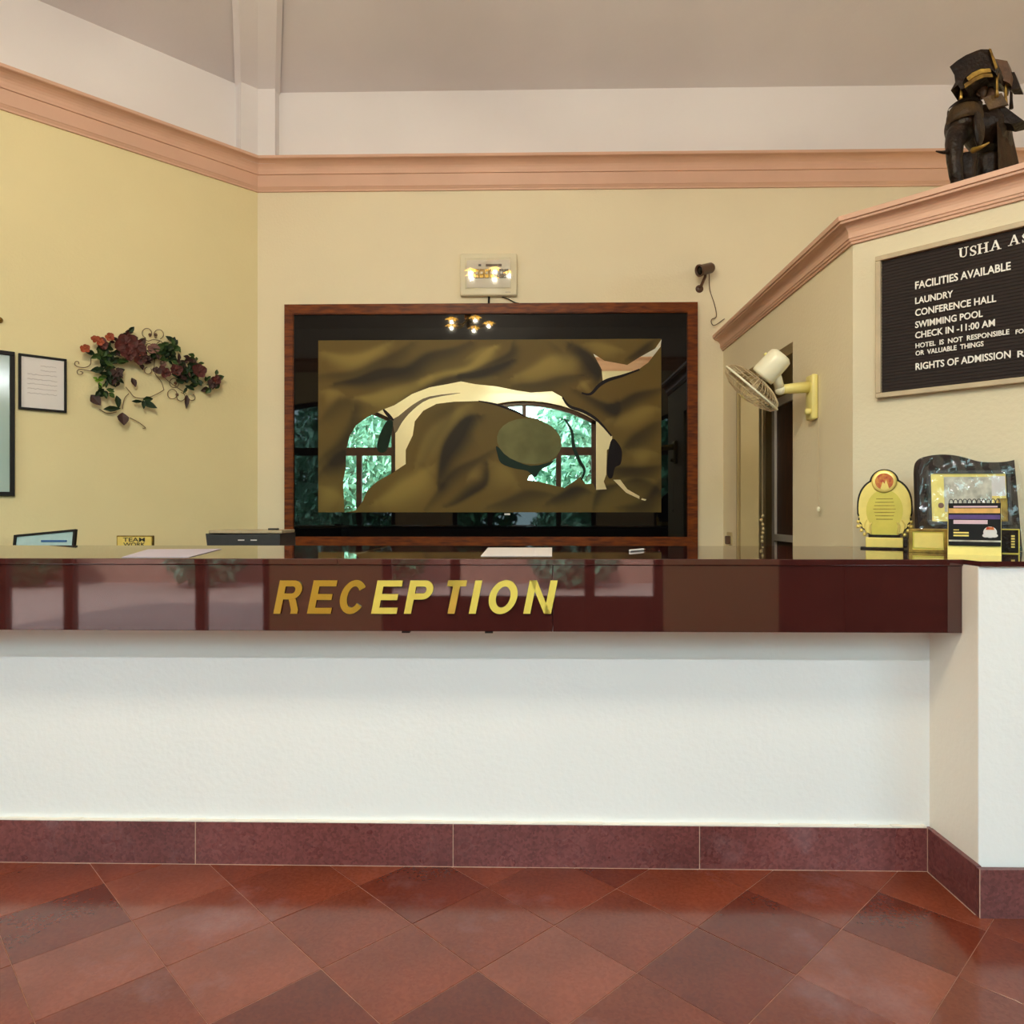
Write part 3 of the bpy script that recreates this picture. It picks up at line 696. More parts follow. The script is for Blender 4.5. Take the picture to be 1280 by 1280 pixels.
hole = [(207,779),(205,730),(203,690),(211,650),(212,600),(222,560),(240,530),(272,506),(300,493),(318,484),(350,472),(400,440),(450,421),(500,412),(540,404),(580,412),(640,418),(700,430),(740,436),(800,432),(828,448),(838,468),(880,482),(912,502),(940,530),(972,560),(972,590),(957,600),(955,670),(948,690),(956,712),(925,714),(918,696),(895,697),(882,676),(862,690),(835,708),(800,700),(760,690),(730,686),(735,674),(765,660),(790,640),(812,622),(826,594),(822,560),(800,533),(760,512),(720,502),(690,490),(640,470),(590,460),(520,462),(470,468),(432,488),(408,518),(402,558),(382,600),(382,640),(345,665),(300,690),(272,716),(260,745),(240,772)]
flat('mirror_area', hole, M['mirror'], .0012, 0)
flat('mirror_area', [(918,325),(950,345),(1015,357),(1050,335),(1095,310),(1113,284),(1110,305),(1075,350),(1050,368),(1000,385),(945,402),(942,370)], M['mirror'], .0012, 0)
flat('mirror_area', [(975,685),(995,685),(1015,712),(1050,732),(1050,740),(1012,722)], M['mirror'], .0012, 0)
flat('mirror_area', [(1056,738),(1070,741),(1066,745),(1055,742)], M['mirror'], .0012, 0)
mdk = mat('dark_green_glass_paint', (.008, .020, .011), .3, spec=.12); mst = mat('stone_paint', rgb(86, 88, 56), .6, spec=.15, c2=rgb(122, 120, 80), scale=3)
mol = mat('brown_paint', rgb(92, 74, 34), .35); mbk = mat('black_outline_paint', (.008, .004, .005), .4, spec=.12)
flat('dark_shape', [(642,588),(680,622),(740,645),(800,632),(815,620),(795,642),(768,656),(752,678),(730,660),(690,652),(655,638),(644,612)], mdk, .0018)
flat('painted_stone', [(735 + 92 * math.cos(a) * 1 - 10 * math.sin(a), 575 + 64 * math.sin(a) + 14 * math.cos(a)) for a in [2 * PI * k / 24 for k in range(24)]], mst, .0024, 0)
flat('painted_fold', [(318,486),(345,512),(400,472),(450,447),(540,437),(450,454),(402,486),(372,520),(352,552),(343,520)], mol, .0018)
flat('dark_shape', [(330,515),(346,520),(340,560),(328,600),(312,608),(300,598),(302,575),(312,545)], mdk, .0022)
flat('dark_shape', [(972,568),(990,582),(1000,605),(996,640),(980,650),(972,680),(958,672),(960,610)], mbk, .0022)
strip('outline_stroke', [(318,484),(332,500),(347,515)], 5, mbk, .0026)
strip('outline_stroke', [(590,460),(640,470),(700,492),(722,505)], 3.2, mbk, .0026)
strip('outline_stroke', [(830,450),(850,475),(890,490),(930,515),(970,560)], 4.5, mbk, .0026)
strip('outline_stroke', [(835,510),(856,545),(862,590),(878,630),(893,658),(884,685)], 5, mdk, .0026)
strip('outline_stroke', [(885,437),(910,440),(935,415),(960,400),(1000,388),(1050,370)], 5, mbk, .0026)
ap('maker_label', bx(*sorted((Z3(664, 0, yp).x, Z3(680, 0, yp).x)), YG - .001, YG, Z3(0, 786, yp).z, Z3(0, 781, yp).z), M['paper'])

# ------------------------------------------------------------------ distribution box above the mirror
bxp = PY(611, 345.5, YB)
db = thing('fuse_box', 'off-white electrical fuse box mounted on the wall above the framed mirror', 'fuse box', (bxp.x, YB, bxp.z))
sx = PY(647, 345, YB).x - PY(576, 345, YB).x; sz = PY(611, 319, YB).z - PY(611, 371.5, YB).z
TB = Matrix.Rotation(math.radians(0), 4, 'X')
obj('housing', bx(-sx / 2, sx / 2, -.05, 0, -sz / 2, sz / 2, bev=.012), M['mcb'], db, True)
obj('face_panel', bx(-sx * .38, sx * .38, -.054, -.05, -sz * .32, sz * .33, bev=.002), M['lowcream'], db)
obj('slot', bx(-.02, .1, -.0555, -.054, .055, .075), M['camera_brown'], db)
obj('slot', bx(-.075, -.055, -.0555, -.054, .058, .074), M['char'], db)
for k in range(8):
    x = -.14 + k * .037
    s = obj('breaker', bx(x, x + .033, -.064, -.054, -.03, .035, bev=.002), M['char'] if k in (0, 7) else M['camera_brown'] if k > 4 else M['brass'], db)
    obj('switch_lever', bx(x + .008, x + .025, -.072, -.064, -.006, .012), M['lowcream'], s)
cov = obj('clear_cover', bx(-sx * .40, sx * .40, -.0835, -.082, -sz * .35, sz * .36), M['film'], db); COVER = cov
obj('printed_mark', text_mesh('RCCB', .035, .008), M['ink'], db).location = (sx * .30, -.0505, -sz * .44)
bm = bmesh.new(); tube(bm, [(.003, -.012, -sz / 2), (.0, -.012, -sz / 2 - .05)], .009); obj('cable', bm, M['black'], db); bm = bmesh.new(); tube(bm, [(.10, -.012, -sz / 2), (.15, -.02, -sz / 2 - .02), (.2, -.012, -sz / 2 - .045), (.23, -.012, -sz / 2 - .05)], .004)
obj('cable', bm, M['black'], db)

# ------------------------------------------------------------------ security camera on the back wall
cp0 = PY(878, 347, YB)
cm = thing('security_camera', 'small bronze bullet security camera on the wall beside the framed mirror', 'camera', (cp0.x, YB, cp0.z))
dirc = Vector((-.86, -.40, -.32)).normalized(); q = dirc.to_track_quat('Z', 'Y').to_matrix().to_4x4()
c0 = Vector((.0, -.10, .03))
bm = bmesh.new(); lathe(bm, [(0, -.07), (.030, -.065), (.038, -.05), (.040, .05), (.045, .055), (.045, .066), (.036, .066), (.034, .05), (0, .05)], 18, Matrix.Translation(c0) @ q); obj('camera_body', bm, M['camera_brown'], cm, True)
bm = bmesh.new(); lathe(bm, [(0, .060), (.030, .058), (.034, .050)], 14, Matrix.Translation(c0) @ q); obj('lens', bm, M['black_glass'], cm, True)
bm = bmesh.new(); tube(bm, [c0, c0 + Vector((.0, .02, -.05)), (-.018, -.02, -.075), (-.022, 0, -.08)], .011); obj('mount_arm', bm, M['camera_brown'], cm)
bm = bmesh.new(); lathe(bm, [(0, .012), (.026, .01), (.030, 0)], 16, Matrix.Translation((-.022, 0, -.085)) @ Matrix.Rotation(PI / 2, 4, 'X')); obj('wall_plate', bm, M['camera_brown'], cm, True)
def W(px, py): return PY(px, py, YB) - Vector((cp0.x, YB, cp0.z))
bm = bmesh.new(); tube(bm, smooth_pts([c0 + Vector((.03, .02, -.03)), W(887, 362) + Vector((0, -.004, 0)), W(893, 381) + Vector((0, -.004, 0)), W(895, 396) + Vector((0, -.01, 0)), W(889, 400) + Vector((0, -.02, 0)), W(888, 405) + Vector((0, -.03, 0)), W(892, 408) + Vector((0, -.03, 0)), W(905, 399) + Vector((0, -.01, 0))], 4, False), .0035, 5); obj('cable', bm, M['wire_brown'], cm)

# ------------------------------------------------------------------ wall fan
pf = PX(1019, 497, X6)
fn = thing('wall_fan', 'cream wall-mounted fan on a yellowed bracket beside the inner doorway', 'fan', tuple(pf))
def fp(px, py, dx): p = PX(px, py, X6 - dx); return p - pf
obj('wall_bracket', bx(-.034, -.001, -.045, .045, -.115, .115, bev=.010), M['fan_yellow'], fn, True)
bm = bmesh.new(); lathe(bm, [(0, -.02), (.016, -.02), (.016, .012), (0, .015)], 12, Matrix.Translation((-.045, -.02, -.075)) @ Matrix.Rotation(-PI / 2, 4, 'Y')); obj('speed_knob', bm, M['fan_yellow'], fn, True)
n = Vector((-.62, .30, -.72)).normalized()
yc = pf.y - .02
CG = PY(939.5, 485, yc) - pf
e1 = Vector((0, 1, 0)); e1 = (e1 - n * e1.dot(n)).normalized(); e2 = n.cross(e1)
R_ = .168
arm0 = Vector((-.03, 0, .055)); Mc = CG - n * .135
piv = PY(975, 487, yc) - pf
bm = bmesh.new(); 
for a_, b_, r0, r1 in ((arm0, piv, .030, .024),):
    tube(bm, [a_, a_ * .5 + b_ * .5, b_], [r0, .027, r1], 12)
obj('arm', bm, M['fan_yellow'], fn, True)
bm = bmesh.new(); ell(bm, piv, (.028, .028, .028)); tube(bm, [piv, Mc + Vector((.02, 0, -.02))], [.024, .026], 10); obj('pivot', bm, M['fan_white'], fn, True)
qm = n.to_track_quat('Z', 'Y').to_matrix().to_4x4()
bm = bmesh.new(); lathe(bm, [(0, -.085), (.040, -.083), (.058, -.07), (.062, -.05), (.064, .05), (.060, .062), (.030, .066), (0, .066)], 24, Matrix.Translation(Mc) @ qm); obj('motor_housing', bm, M['fan_white'], fn, True)
bm = bmesh.new(); kn = Mc + Vector((.0, -.0, .0)) - n * .02 + Vector((-.045, 0, .055)); tube(bm, [Mc - n * .02, kn], .008); obj('oscillation_knob', bm, M['fan_yellow'], fn)
def ringpts(r, h, k=28): return [CG + n * h + e1 * r * math.cos(2 * PI * i / k) + e2 * r * math.sin(2 * PI * i / k) for i in range(k)]
bm = bmesh.new(); tube(bm, ringpts(R_, 0, 40), .0055, 6, True); obj('cage_rim', bm, M['fan_white'], fn, True)
def cage(sign, name):
    bm = bmesh.new()
    for i in range(44):
        a = 2 * PI * i / 44; d = e1 * math.cos(a) + e2 * math.sin(a)
        tube(bm, [CG + d * (R_ * math.cos(t_)) + n * sign * .062 * math.sin(t_) for t_ in (0, .45, .9, 1.25, 1.42)], .0015, 3, cap=False)
    for t_ in (.4, .8, 1.1): tube(bm, ringpts(R_ * math.cos(t_), sign * .062 * math.sin(t_), 24), .0014, 4, True)
    return obj(name, bm, M['fan_wire'], fn)
cage(1, 'front_cage'); cage(-1, 'rear_cage')
bm = bmesh.new(); lathe(bm, [(0, .066), (.03, .064), (.032, .058), (0, .056)], 16, Matrix.Translation(CG) @ qm); obj('cage_badge', bm, M['fan_yellow'], fn, True)
bm = bmesh.new(); lathe(bm, [(0, .03), (.022, .025), (.028, -.02), (0, -.022)], 16, Matrix.Translation(CG) @ qm); obj('hub', bm, M['fan_wire'], fn, True)
bm = bmesh.new(); tube(bm, [CG - n * .06, CG], .006); obj('shaft', bm, M['fan_wire'], fn)
for k in range(3):
    a0_ = 2 * PI * k / 3; bm = bmesh.new(); rows = []
    for i in range(6):
        r = .02 + .125 * i / 5; wd = .25 + .55 * math.sin(PI * (i + 1) / 7); row = []
        for j in range(5):
            s = -1 + .5 * j; a = a0_ + s * wd * (.7 if i else 1.2)
            row.append(bm.verts.new(CG + (e1 * math.cos(a) + e2 * math.sin(a)) * r + n * (.016 * s)))
        rows.append(row)
    for r0, r1 in zip(rows, rows[1:]):
        for j in range(4): bm.faces.new((r0[j], r0[j + 1], r1[j + 1], r1[j]))
    bmesh.ops.solidify(bm, geom=list(bm.faces), thickness=.0015)
    obj('blade', bm, M['fan_wire'], fn, True)
z_b = PX(1023, 634, X6 - .02).z - pf.z
bm = bmesh.new(); yq = PX(1023, 634, X6 - .02).y - pf.y; tube(bm, [(-.02, yq, -.11), (-.02, yq, z_b)], .0013, 4); obj('pull_cord', bm, M['fan_wire'], fn)
bm = bmesh.new(); lathe(bm, [(0, .014), (.006, .01), (.009, 0), (.007, -.01), (0, -.013)], 10, Matrix.Translation((-.02, yq, z_b - .01))); obj('cord_bead', bm, M['fan_white'], fn, True)

# beaded cord hanging in the doorway
ydc = PX(953, 600, X6 + .06).y; zt = zd; zb0 = PX(953, 645, X6 + .06).z; zb1 = PX(953, 682, X6 + .06).z
bc = thing('beaded_cord', 'thin cord with small beads hanging in the inner doorway', 'hanging cord', (X6 + .06, ydc, zd))
bm = bmesh.new(); tube(bm, [(0, 0, 0), (0, 0, zb1 - zd)], .0016, 4); obj('cord', bm, M['fan_wire'], bc)
for k in range(7):
    bm = bmesh.new(); ell(bm, (random.uniform(-.006, .006), random.uniform(-.008, .008), zb0 - zd + (zb1 - zb0) * k / 7), (.010, .010, .012), seg=10, rings=6); obj('bead', bm, M['socket'], bc, True)
bm = bmesh.new(); lathe(bm, [(.003, 0), (.009, -.035), (.010, -.06), (0, -.062)], 10, Matrix.Translation((0, .0, zb1 - zd + .02))); obj('tassel', bm, M['wire_brown'], bc)
# socket by the corner
ps = PX(913, 673, X6)
s_ = thing('wall_socket', 'small beige electrical socket low on the wall near the framed mirror', 'socket', tuple(ps))
obj('plate', bx(-.012, 0, -.055, .055, -.045, .045, bev=.004), M['socket'], s_)
obj('plug', bx(-.045, -.012, -.045, -.012, -.04, .02, bev=.006), M['wire_brown'], s_)
obj('switch', bx(-.018, -.012, .012, .035, -.02, .02, bev=.002), M['fan_white'], s_)

# ------------------------------------------------------------------ notice board
def S_frame(off):  # matrix: local x along wall to the right, local z up, local -y into the room
    xd = Vector((S2, -S2, 0)); return frame_mtx((X6, Y6, 0), xd, -SN, UP)
SM = S_frame(0)
def SL(px, py, off=0.0): return SM.inverted() @ PS(px, py, off)
nb = thing('notice_board', 'black letter board in a beige frame listing facilities in white capitals', 'notice board')
nb.matrix_world = SM
q0 = SL(1094, 498, .03); q1 = SL(1094, 321, .03); bx0 = q0.x; bz0 = q0.z; bz1 = q1.z; bx1 = bx0 + (bz1 - bz0) * 1.75
fw = .022
obj('backing', bx(bx0 + .005, bx1 - .005, -.012, -.001, bz0 + .005, bz1 - .005), M['felt'], nb)
for (x0, x1, z0, z1) in ((bx0, bx1, bz1 - fw, bz1), (bx0, bx1, bz0, bz0 + fw), (bx0, bx0 + fw, bz0 + fw, bz1 - fw), (bx1 - fw, bx1, bz0 + fw, bz1 - fw)):
    obj('frame_strip', bx(x0, x1, -.032, -.001, z0, z1, bev=.003), M['beige'], nb)
bm = bmesh.new()
nr = 42
for k in range(nr):
    z = bz0 + fw + (bz1 - bz0 - 2 * fw) * (k + .5) / nr; box(bm, bx0 + fw, bx1 - fw, -.0145, -.012, z - .003, z + .003)
obj('felt_ridges', bm, M['felt'], nb)['kind'] = 'stuff'
def line(txt, x0, y0, x1, y1, hpx, bold=.018, space=1.0):
    a = SL(x0, y0, .02); b_ = SL(x1, y1, .02); top = SL(x0, y0 - hpx, .02)
    o = obj('sign_text', text_mesh(txt, b_.x - a.x, top.z - a.z, depth=.003, bold=bold, space=space), M['letter_white'], nb); o.location = (a.x, -.0148, (a.z))
    return o
def Zc(x, y): return 1040 + x / 4.571, 240 + y / 4.571
def ln(txt, x0, y0, x1, hz, **k):
    X0, Y0 = Zc(x0, y0); X1_, _ = Zc(x1, 0); line(txt, X0, Y0, X1_, Y0 - (X1_ - X0) * (640 - Y0) * .00072 , hz / 4.571, **k)
ln('FACILITIES AVAILABLE', 474, 556, 1020, 44)
ln('LAUNDRY', 474, 641, 690, 38)
ln('CONFERENCE HALL', 474, 710, 937, 40)
ln('SWIMMING POOL', 474, 778, 860, 38)
ln('CHECK IN -11:00 AM', 474, 838, 930, 38)
ln('HOTEL  IS  NOT  RESPONSIBLE', 476, 893, 1012, 28)
ln('OR  VALUABLE  THINGS', 476, 936, 865, 28)
ln('RIGHTS OF ADMISSION', 476, 1018, 1020, 40)
ln('FOR', 1048, 812, 1120, 26)
ln('RESERVED', 1058, 945, 1400, 38)
# serif heading
def serif(ch, x, z, wd, ht):
    bm = bmesh.new(); tk, tn = .18 * ht, .07 * ht; D = .003
    def st(x0, z0, x1, z1, w0):
        d = Vector((x1 - x0, 0, z1 - z0)).normalized(); nn = Vector((d.z, 0, -d.x)) * (w0 / 2)
        prism(bm, [Vector((x0, 0, z0)) - nn, Vector((x1, 0, z1)) - nn, Vector((x1, 0, z1)) + nn, Vector((x0, 0, z0)) + nn], (0, -D, 0))
    def sr(cx, cz): st(cx - tk * 1.05, cz, cx + tk * 1.05, cz, tn)
    if ch == 'U':
        P = [(tk, ht), (tk, ht * .35), (tk * 1.3, ht * .12), (wd * .5, tn / 2), (wd - tk * 1.3, ht * .12), (wd - tk, ht * .35), (wd - tk, ht)]
        for i, (a, c) in enumerate(zip(P, P[1:])): st(*a, *c, tk if i < 2 else tn * 1.3)
        sr(tk, ht - tn / 2); sr(wd - tk, ht - tn / 2)
    elif ch == 'H':
        st(tk, 0, tk, ht, tk); st(wd - tk, 0, wd - tk, ht, tk); st(tk, ht / 2, wd - tk, ht / 2, tn)
        for cx in (tk, wd - tk): sr(cx, tn / 2); sr(cx, ht - tn / 2)
    elif ch == 'A':
        st(tk * .9, 0, wd / 2, ht, tn * 1.3); st(wd - tk * .9, 0, wd / 2, ht, tk); st(wd * .28, ht * .35, wd * .72, ht * .35, tn)
        sr(tk * .9, tn / 2); sr(wd - tk * .9, tn / 2)
    elif ch == 'S':
        P = smooth_pts([(wd * .85, ht * .72), (wd * .75, ht * .93), (wd * .45, ht * .98), (wd * .18, ht * .80), (wd * .30, ht * .58), (wd * .65, ht * .42), (wd * .84, ht * .22), (wd * .60, ht * .03), (wd * .28, ht * .06), (wd * .14, ht * .28)], 3, False)
        for i, (a, c) in enumerate(zip(P, P[1:])):
            t_ = i / len(P); st(a.x, a.y, c.x, c.y, tn * 1.1 + (tk - tn) * math.exp(-((t_ - .5) / .22) ** 2))
        st(wd * .85, ht * .68, wd * .85, ht * .98, tn); st(wd * .14, ht * .02, wd * .14, ht * .32, tn)
    o = obj('sign_letter', bm, M['letter_white'], nb); o.location = (x, -.0148, z)
for ch, x0, x1, yb, yt in (('U', 722, 778, 378, 322), ('S', 784, 826, 366, 312), ('H', 830, 893, 356, 298), ('A', 900, 965, 338, 282), ('A', 1006, 1072, 308, 252), ('S', 1082, 1128, 290, 240)):
    a = SL(*Zc(x0, yb), .02); c = SL(*Zc(x1, yb - 12), .02); t_ = SL(*Zc(x0, yt), .02); serif(ch, a.x, a.z, c.x - a.x, t_.z - a.z)

# ------------------------------------------------------------------ frames and flowers on the left wall
LM = frame_mtx((AXX, YB, 0), Vector((S2, S2, 0)), -LN, UP)
def LL(px, py, off=0.0): return LM.inverted() @ PL(px, py, off)
fr = thing('document_frame', 'tall black-framed pale green glazed board beside the small letter frame', 'picture frame'); fr.matrix_world = LM
a = LL(18.5, 620, .02); t_ = LL(18.5, 440, .02); x1 = a.x; x0 = x1 - .60; z0 = a.z; z1 = t_.z
for r in ((x0, x1, z1 - .025, z1), (x0, x1, z0, z0 + .025), (x0, x0 + .025, z0 + .025, z1 - .025), (x1 - .025, x1, z0 + .025, z1 - .025)):
    obj('frame_strip', bx(r[0], r[1], -.025, -.001, r[2], r[3], bev=.002), M['black'], fr)
obj('glazed_sheet', bx(x0 + .02, x1 - .02, -.014, -.002, z0 + .02, z1 - .02), M['greeny'], fr)
fr = thing('letter_frame', 'small black-framed handwritten white letter beside the wall flowers', 'picture frame'); fr.matrix_world = LM
a = LL(22.5, 511, .02); t_ = LL(22.5, 441, .02); b_ = LL(83.5, 515, .02); x0, x1, z0, z1 = a.x + .003, b_.x, a.z, t_.z
for r in ((x0, x1, z1 - .014, z1), (x0, x1, z0, z0 + .014), (x0, x0 + .014, z0 + .014, z1 - .014), (x1 - .014, x1, z0 + .014, z1 - .014)):
    obj('frame_strip', bx(r[0], r[1], -.022, -.001, r[2], r[3], bev=.002), M['black'], fr)
obj('letter_sheet', bx(x0 + .01, x1 - .01, -.012, -.002, z0 + .01, z1 - .01), M['paper'], fr)
bm = bmesh.new(); r = random.Random(3); wl = x1 - x0; hl = z1 - z0
for k in range(7):
    zz = z0 + hl * (.82 - k * .085) ; xx = x0 + wl * (.45 if k < 2 else .18)
    xe = x1 - wl * .2; pts = []; i = 0
    while xx < xe: pts.append((xx, -.0125, zz + r.uniform(-.004, .004))); xx += wl * .022
    tube(bm, pts, .0009, 3)
obj('handwriting', bm, M['ink'], fr)
# partly visible wall lamp spot at the frame edge: small brass fitting
fl = thing('wall_flower_spray', 'artificial flower and ivy spray on a scrolled wire holder against the yellow wall', 'flower arrangement'); fl.matrix_world = LM
def FZ(x, y): return 80 + x / 6.095, 400 + y / 6.095       # zoomed picture of the spray
def FP(x, y, off): p = LL(*FZ(x, y), off); return p
def scroll(pts, off=.02, r=.0025):
    bm = bmesh.new(); tube(bm, smooth_pts([FP(x, y, off) for x, y in pts], 4, False), r, 5); obj('wire_scroll', bm, M['wire_brown'], fl)
def circ(cx, cy, r, a0_=0, a1=2 * PI, k=10, r1=None): 
    r1 = r if r1 is None else r1
    return [(cx + (r + (r1 - r) * i / k) * math.cos(a0_ + (a1 - a0_) * i / k), cy + (r + (r1 - r) * i / k) * math.sin(a0_ + (a1 - a0_) * i / k)) for i in range(k + 1)]
scroll(circ(632, 100, 36, PI * .6, PI * 2.3) + [(655, 112)]); scroll(circ(722, 110, 36, PI * .4, -PI * 1.3) + [(700, 112)])
scroll([(610, 140), (640, 160), (680, 150), (735, 160), (750, 180)]); scroll([(620, 215), (640, 180), (690, 190), (730, 160)])
scroll([(250, 395), (180, 385), (130, 375), (102, 385), (105, 410), (130, 415), (145, 400), (125, 392)]); scroll([(205, 290), (200, 340), (160, 362), (110, 358), (82, 340), (88, 318), (110, 318), (112, 335)])
scroll([(690, 300), (690, 400), (740, 470), (757, 520), (750, 540), (640, 592), (545, 590), (500, 545), (470, 510)]); scroll([(495, 560), (460, 600), (445, 680)]); scroll([(500, 745), (560, 775), (620, 820), (600, 825)])
scroll([(270, 680), (330, 712), (400, 700)]); scroll(circ(640, 385, 27, -PI * .2, PI * 1.4)); scroll(circ(840, 480, 36, 0, PI * 2)); scroll(circ(825, 565, 36, 0, PI * 2)); scroll(circ(890, 585, 32, -PI * .5, PI)); scroll(circ(975, 590, 24, -PI * .4, PI * .9)); scroll([(757, 430), (800, 470), (870, 520), (930, 560)])
bm = bmesh.new()
for x, y in ((655, 112), (700, 112), (848, 480), (862, 568)): ell(bm, FP(x, y, .02), (.011, .008, .011), seg=8, rings=6)
obj('scroll_end_balls', bm, M['wire_brown'], fl)
def leaf(x, y, ang, ln_, wd, m, off=.03, name='leaf', cup=.012):
    """pointed leaf lying roughly along the wall; ang in picture degrees (0=right, 90=up), ln_, wd in zoom px"""
    c = FP(x, y, off); sc_ = (FP(x + 10, y, off) - c).length / 10; u = Vector((math.cos(math.radians(ang)) * 1.15, 0, math.sin(math.radians(ang)))); v = Vector((-u.z, 0, u.x))
    L_ = ln_ * sc_; Wd = wd * sc_ * .5; tilt = Vector((0, -1, 0)) * random.uniform(-.2, .45) * L_
    prof_ = [(0, .05), (.15, .55), (.35, 1), (.6, .85), (.82, .45), (1, .0)]
    bm = bmesh.new(); rows = []
    for s, w_ in prof_:
        cc_ = c + u * L_ * s + tilt * s * s; dz = Vector((0, -cup * w_, 0))
        rows.append([bm.verts.new(cc_ + v * Wd * w_ + dz), bm.verts.new(cc_), bm.verts.new(cc_ - v * Wd * w_ + dz)] if w_ > .001 else [bm.verts.new(cc_)])
    for r0, r1 in zip(rows, rows[1:]):
        if len(r1) == 3:
            bm.faces.new((r0[0], r0[1], r1[1], r1[0])); bm.faces.new((r0[1], r0[2], r1[2], r1[1]))
        else: bm.faces.new((r0[0], r0[1], r1[0])); bm.faces.new((r0[1], r0[2], r1[0]))
    me = bpy.data.meshes.new(name); bm.to_mesh(me); bm.free(); return link(name, me, m, fl)
def flower(x, y, r, m, n_=5, off=.07, a0_=0):
    o = bpy.data.objects.new('x', None)
    bm = bmesh.new(); c = FP(x, y, off); sc_ = (FP(x + 10, y, off) - c).length / 10; R = r * sc_
    for k in range(n_):
        a = a0_ + 2 * PI * k / n_ + random.uniform(-.35, .35); R = r * sc_ * random.uniform(.75, 1.2); u = Vector((math.cos(a), -.35, math.sin(a))).normalized(); v = Vector((-math.sin(a), 0, math.cos(a)))
        rows = []
        for s, w_ in ((0, .1), (.3, .6), (.65, .9), (.9, .55), (1.05, .0)):
            cc_ = c + u * R * s + Vector((0, .25 * R * s * s, 0))
            rows.append([bm.verts.new(cc_ + v * R * .55 * w_), bm.verts.new(cc_ + Vector((0, .15 * R * w_, 0))), bm.verts.new(cc_ - v * R * .55 * w_)] if w_ else [bm.verts.new(cc_)])
        for r0, r1 in zip(rows, rows[1:]):
            if len(r1) == 3: bm.faces.new((r0[0], r0[1], r1[1], r1[0])); bm.faces.new((r0[1], r0[2], r1[2], r1[1]))
            else: bm.faces.new((r0[0], r0[1], r1[0])); bm.faces.new((r0[1], r0[2], r1[0]))
    ell(bm, c + Vector((0, -.01, 0)), (R * .2,) * 3, seg=8, rings=5)
    me = bpy.data.meshes.new('flower'); bm.to_mesh(me); bm.free(); return link('flower', me, m, fl)
for x, y, r, m, n_ in [(160, 215, 45, 'leaf_orange', 5), (240, 150, 42, 'leaf_orange', 5), (290, 180, 50, 'leaf_red', 6), (345, 130, 38, 'leaf_orange', 5), (275, 165, 45, 'leaf_orange', 5), (470, 180, 85, 'leaf_red', 7), (540, 200, 90, 'leaf_red', 7), (490, 260, 60, 'leaf_red', 6), (580, 290, 62, 'leaf_red', 6), (490, 235, 45, 'leaf_orange', 5), (575, 270, 38, 'leaf_orange', 5),
                       (680, 215, 50, 'leaf_mauve', 6), (410, 400, 55, 'leaf_brown', 5), (770, 400, 52, 'leaf_red', 6), (850, 375, 55, 'leaf_red', 6), (710, 380, 35, 'leaf_brown', 5), (1030, 390, 58, 'leaf_red', 6), (1000, 350, 42, 'leaf_brown', 5), (1140, 480, 48, 'leaf_brown', 5), (1165, 455, 36, 'leaf_red', 5), (750, 335, 28, 'leaf_mauve', 5)]:
    flower(x, y, r, M[m], n_, off=random.uniform(.06, .11), a0_=random.uniform(0, 6))
rr = random.Random(11)
def cluster(cx, cy, rx, ry, n_, mats, l0, l1):
    for k in range(int(n_ * 1.35)):
        a = rr.uniform(0, 2 * PI); d = math.sqrt(rr.random()); ln_ = rr.uniform(l0, l1)
        leaf(cx + rx * d * math.cos(a), cy + ry * d * math.sin(a), rr.uniform(0, 360), ln_, ln_ * rr.uniform(.4, .7), M[rr.choice(mats)], off=rr.uniform(.02, .08))
cluster(300, 250, 90, 45, 12, ['leaf_green', 'leaf_brown', 'leaf_dark'], 45, 75)
cluster(560, 320, 90, 35, 8, ['leaf_brown', 'leaf_dark'], 35, 60)
cluster(380, 170, 60, 40, 8, ['leaf_brown', 'leaf_green'], 35, 60)
cluster(880, 400, 60, 50, 12, ['leaf_dark', 'leaf_dark', 'leaf_brown'], 40, 60)
cluster(330, 290, 95, 55, 16, ['leaf_green', 'leaf_green', 'leaf_dark'], 50, 85)
cluster(330, 400, 75, 60, 20, ['leaf_dark', 'leaf_dark', 'leaf_green'], 50, 80)
cluster(420, 450, 50, 45, 10, ['leaf_dark', 'leaf_brown'], 40, 60)
cluster(300, 540, 45, 40, 10, ['leaf_dark', 'leaf_green'], 40, 60)
cluster(255, 465, 35, 15, 5, ['leaf_lime'], 30, 50)
cluster(480, 120, 60, 30, 7, ['leaf_brown', 'leaf_dark', 'leaf_red'], 40, 70)
cluster(770, 270, 90, 50, 22, ['leaf_dark', 'leaf_dark', 'leaf_green'], 40, 70)
cluster(820, 210, 60, 50, 12, ['leaf_green', 'leaf_dark'], 50, 80)
cluster(960, 440, 70, 85, 24, ['leaf_green', 'leaf_dark', 'leaf_dark'], 40, 75)
cluster(900, 340, 80, 35, 12, ['leaf_dark', 'leaf_brown'], 35, 60)
cluster(1000, 310, 60, 40, 9, ['leaf_green', 'leaf_brown'], 35, 55)
cluster(1130, 480, 55, 50, 10, ['leaf_green', 'leaf_brown', 'leaf_dark'], 35, 60)
cluster(640, 270, 60, 60, 10, ['leaf_brown', 'leaf_dark'], 40, 60)
for x, y, a, l_, w_, m in [(205, 570, -55, 105, 85, 'leaf_brown'), (445, 705, -90, 112, 92, 'leaf_brown'), (400, 575, -80, 110, 50, 'leaf_dark'), (300, 680, 10, 120, 45, 'leaf_dark'), (515, 620, 5, 75, 25, 'leaf_dark'), (600, 620, -30, 100, 50, 'leaf_dark'), (605, 610, -95, 80, 35, 'leaf_dark'), (600, 605, 10, 70, 40, 'leaf_dark'), (935, 570, -92, 110, 40, 'leaf_brown'),
                        (515, 440, -70, 80, 45, 'leaf_brown'), (1155, 420, 80, 45, 30, 'leaf_green'), (1080, 560, 60, 60, 40, 'leaf_green'), (560, 200, 55, 100, 55, 'leaf_brown'), (470, 150, 75, 70, 30, 'leaf_red')]:
    leaf(x, y, a, l_, w_, M[m], off=.045)
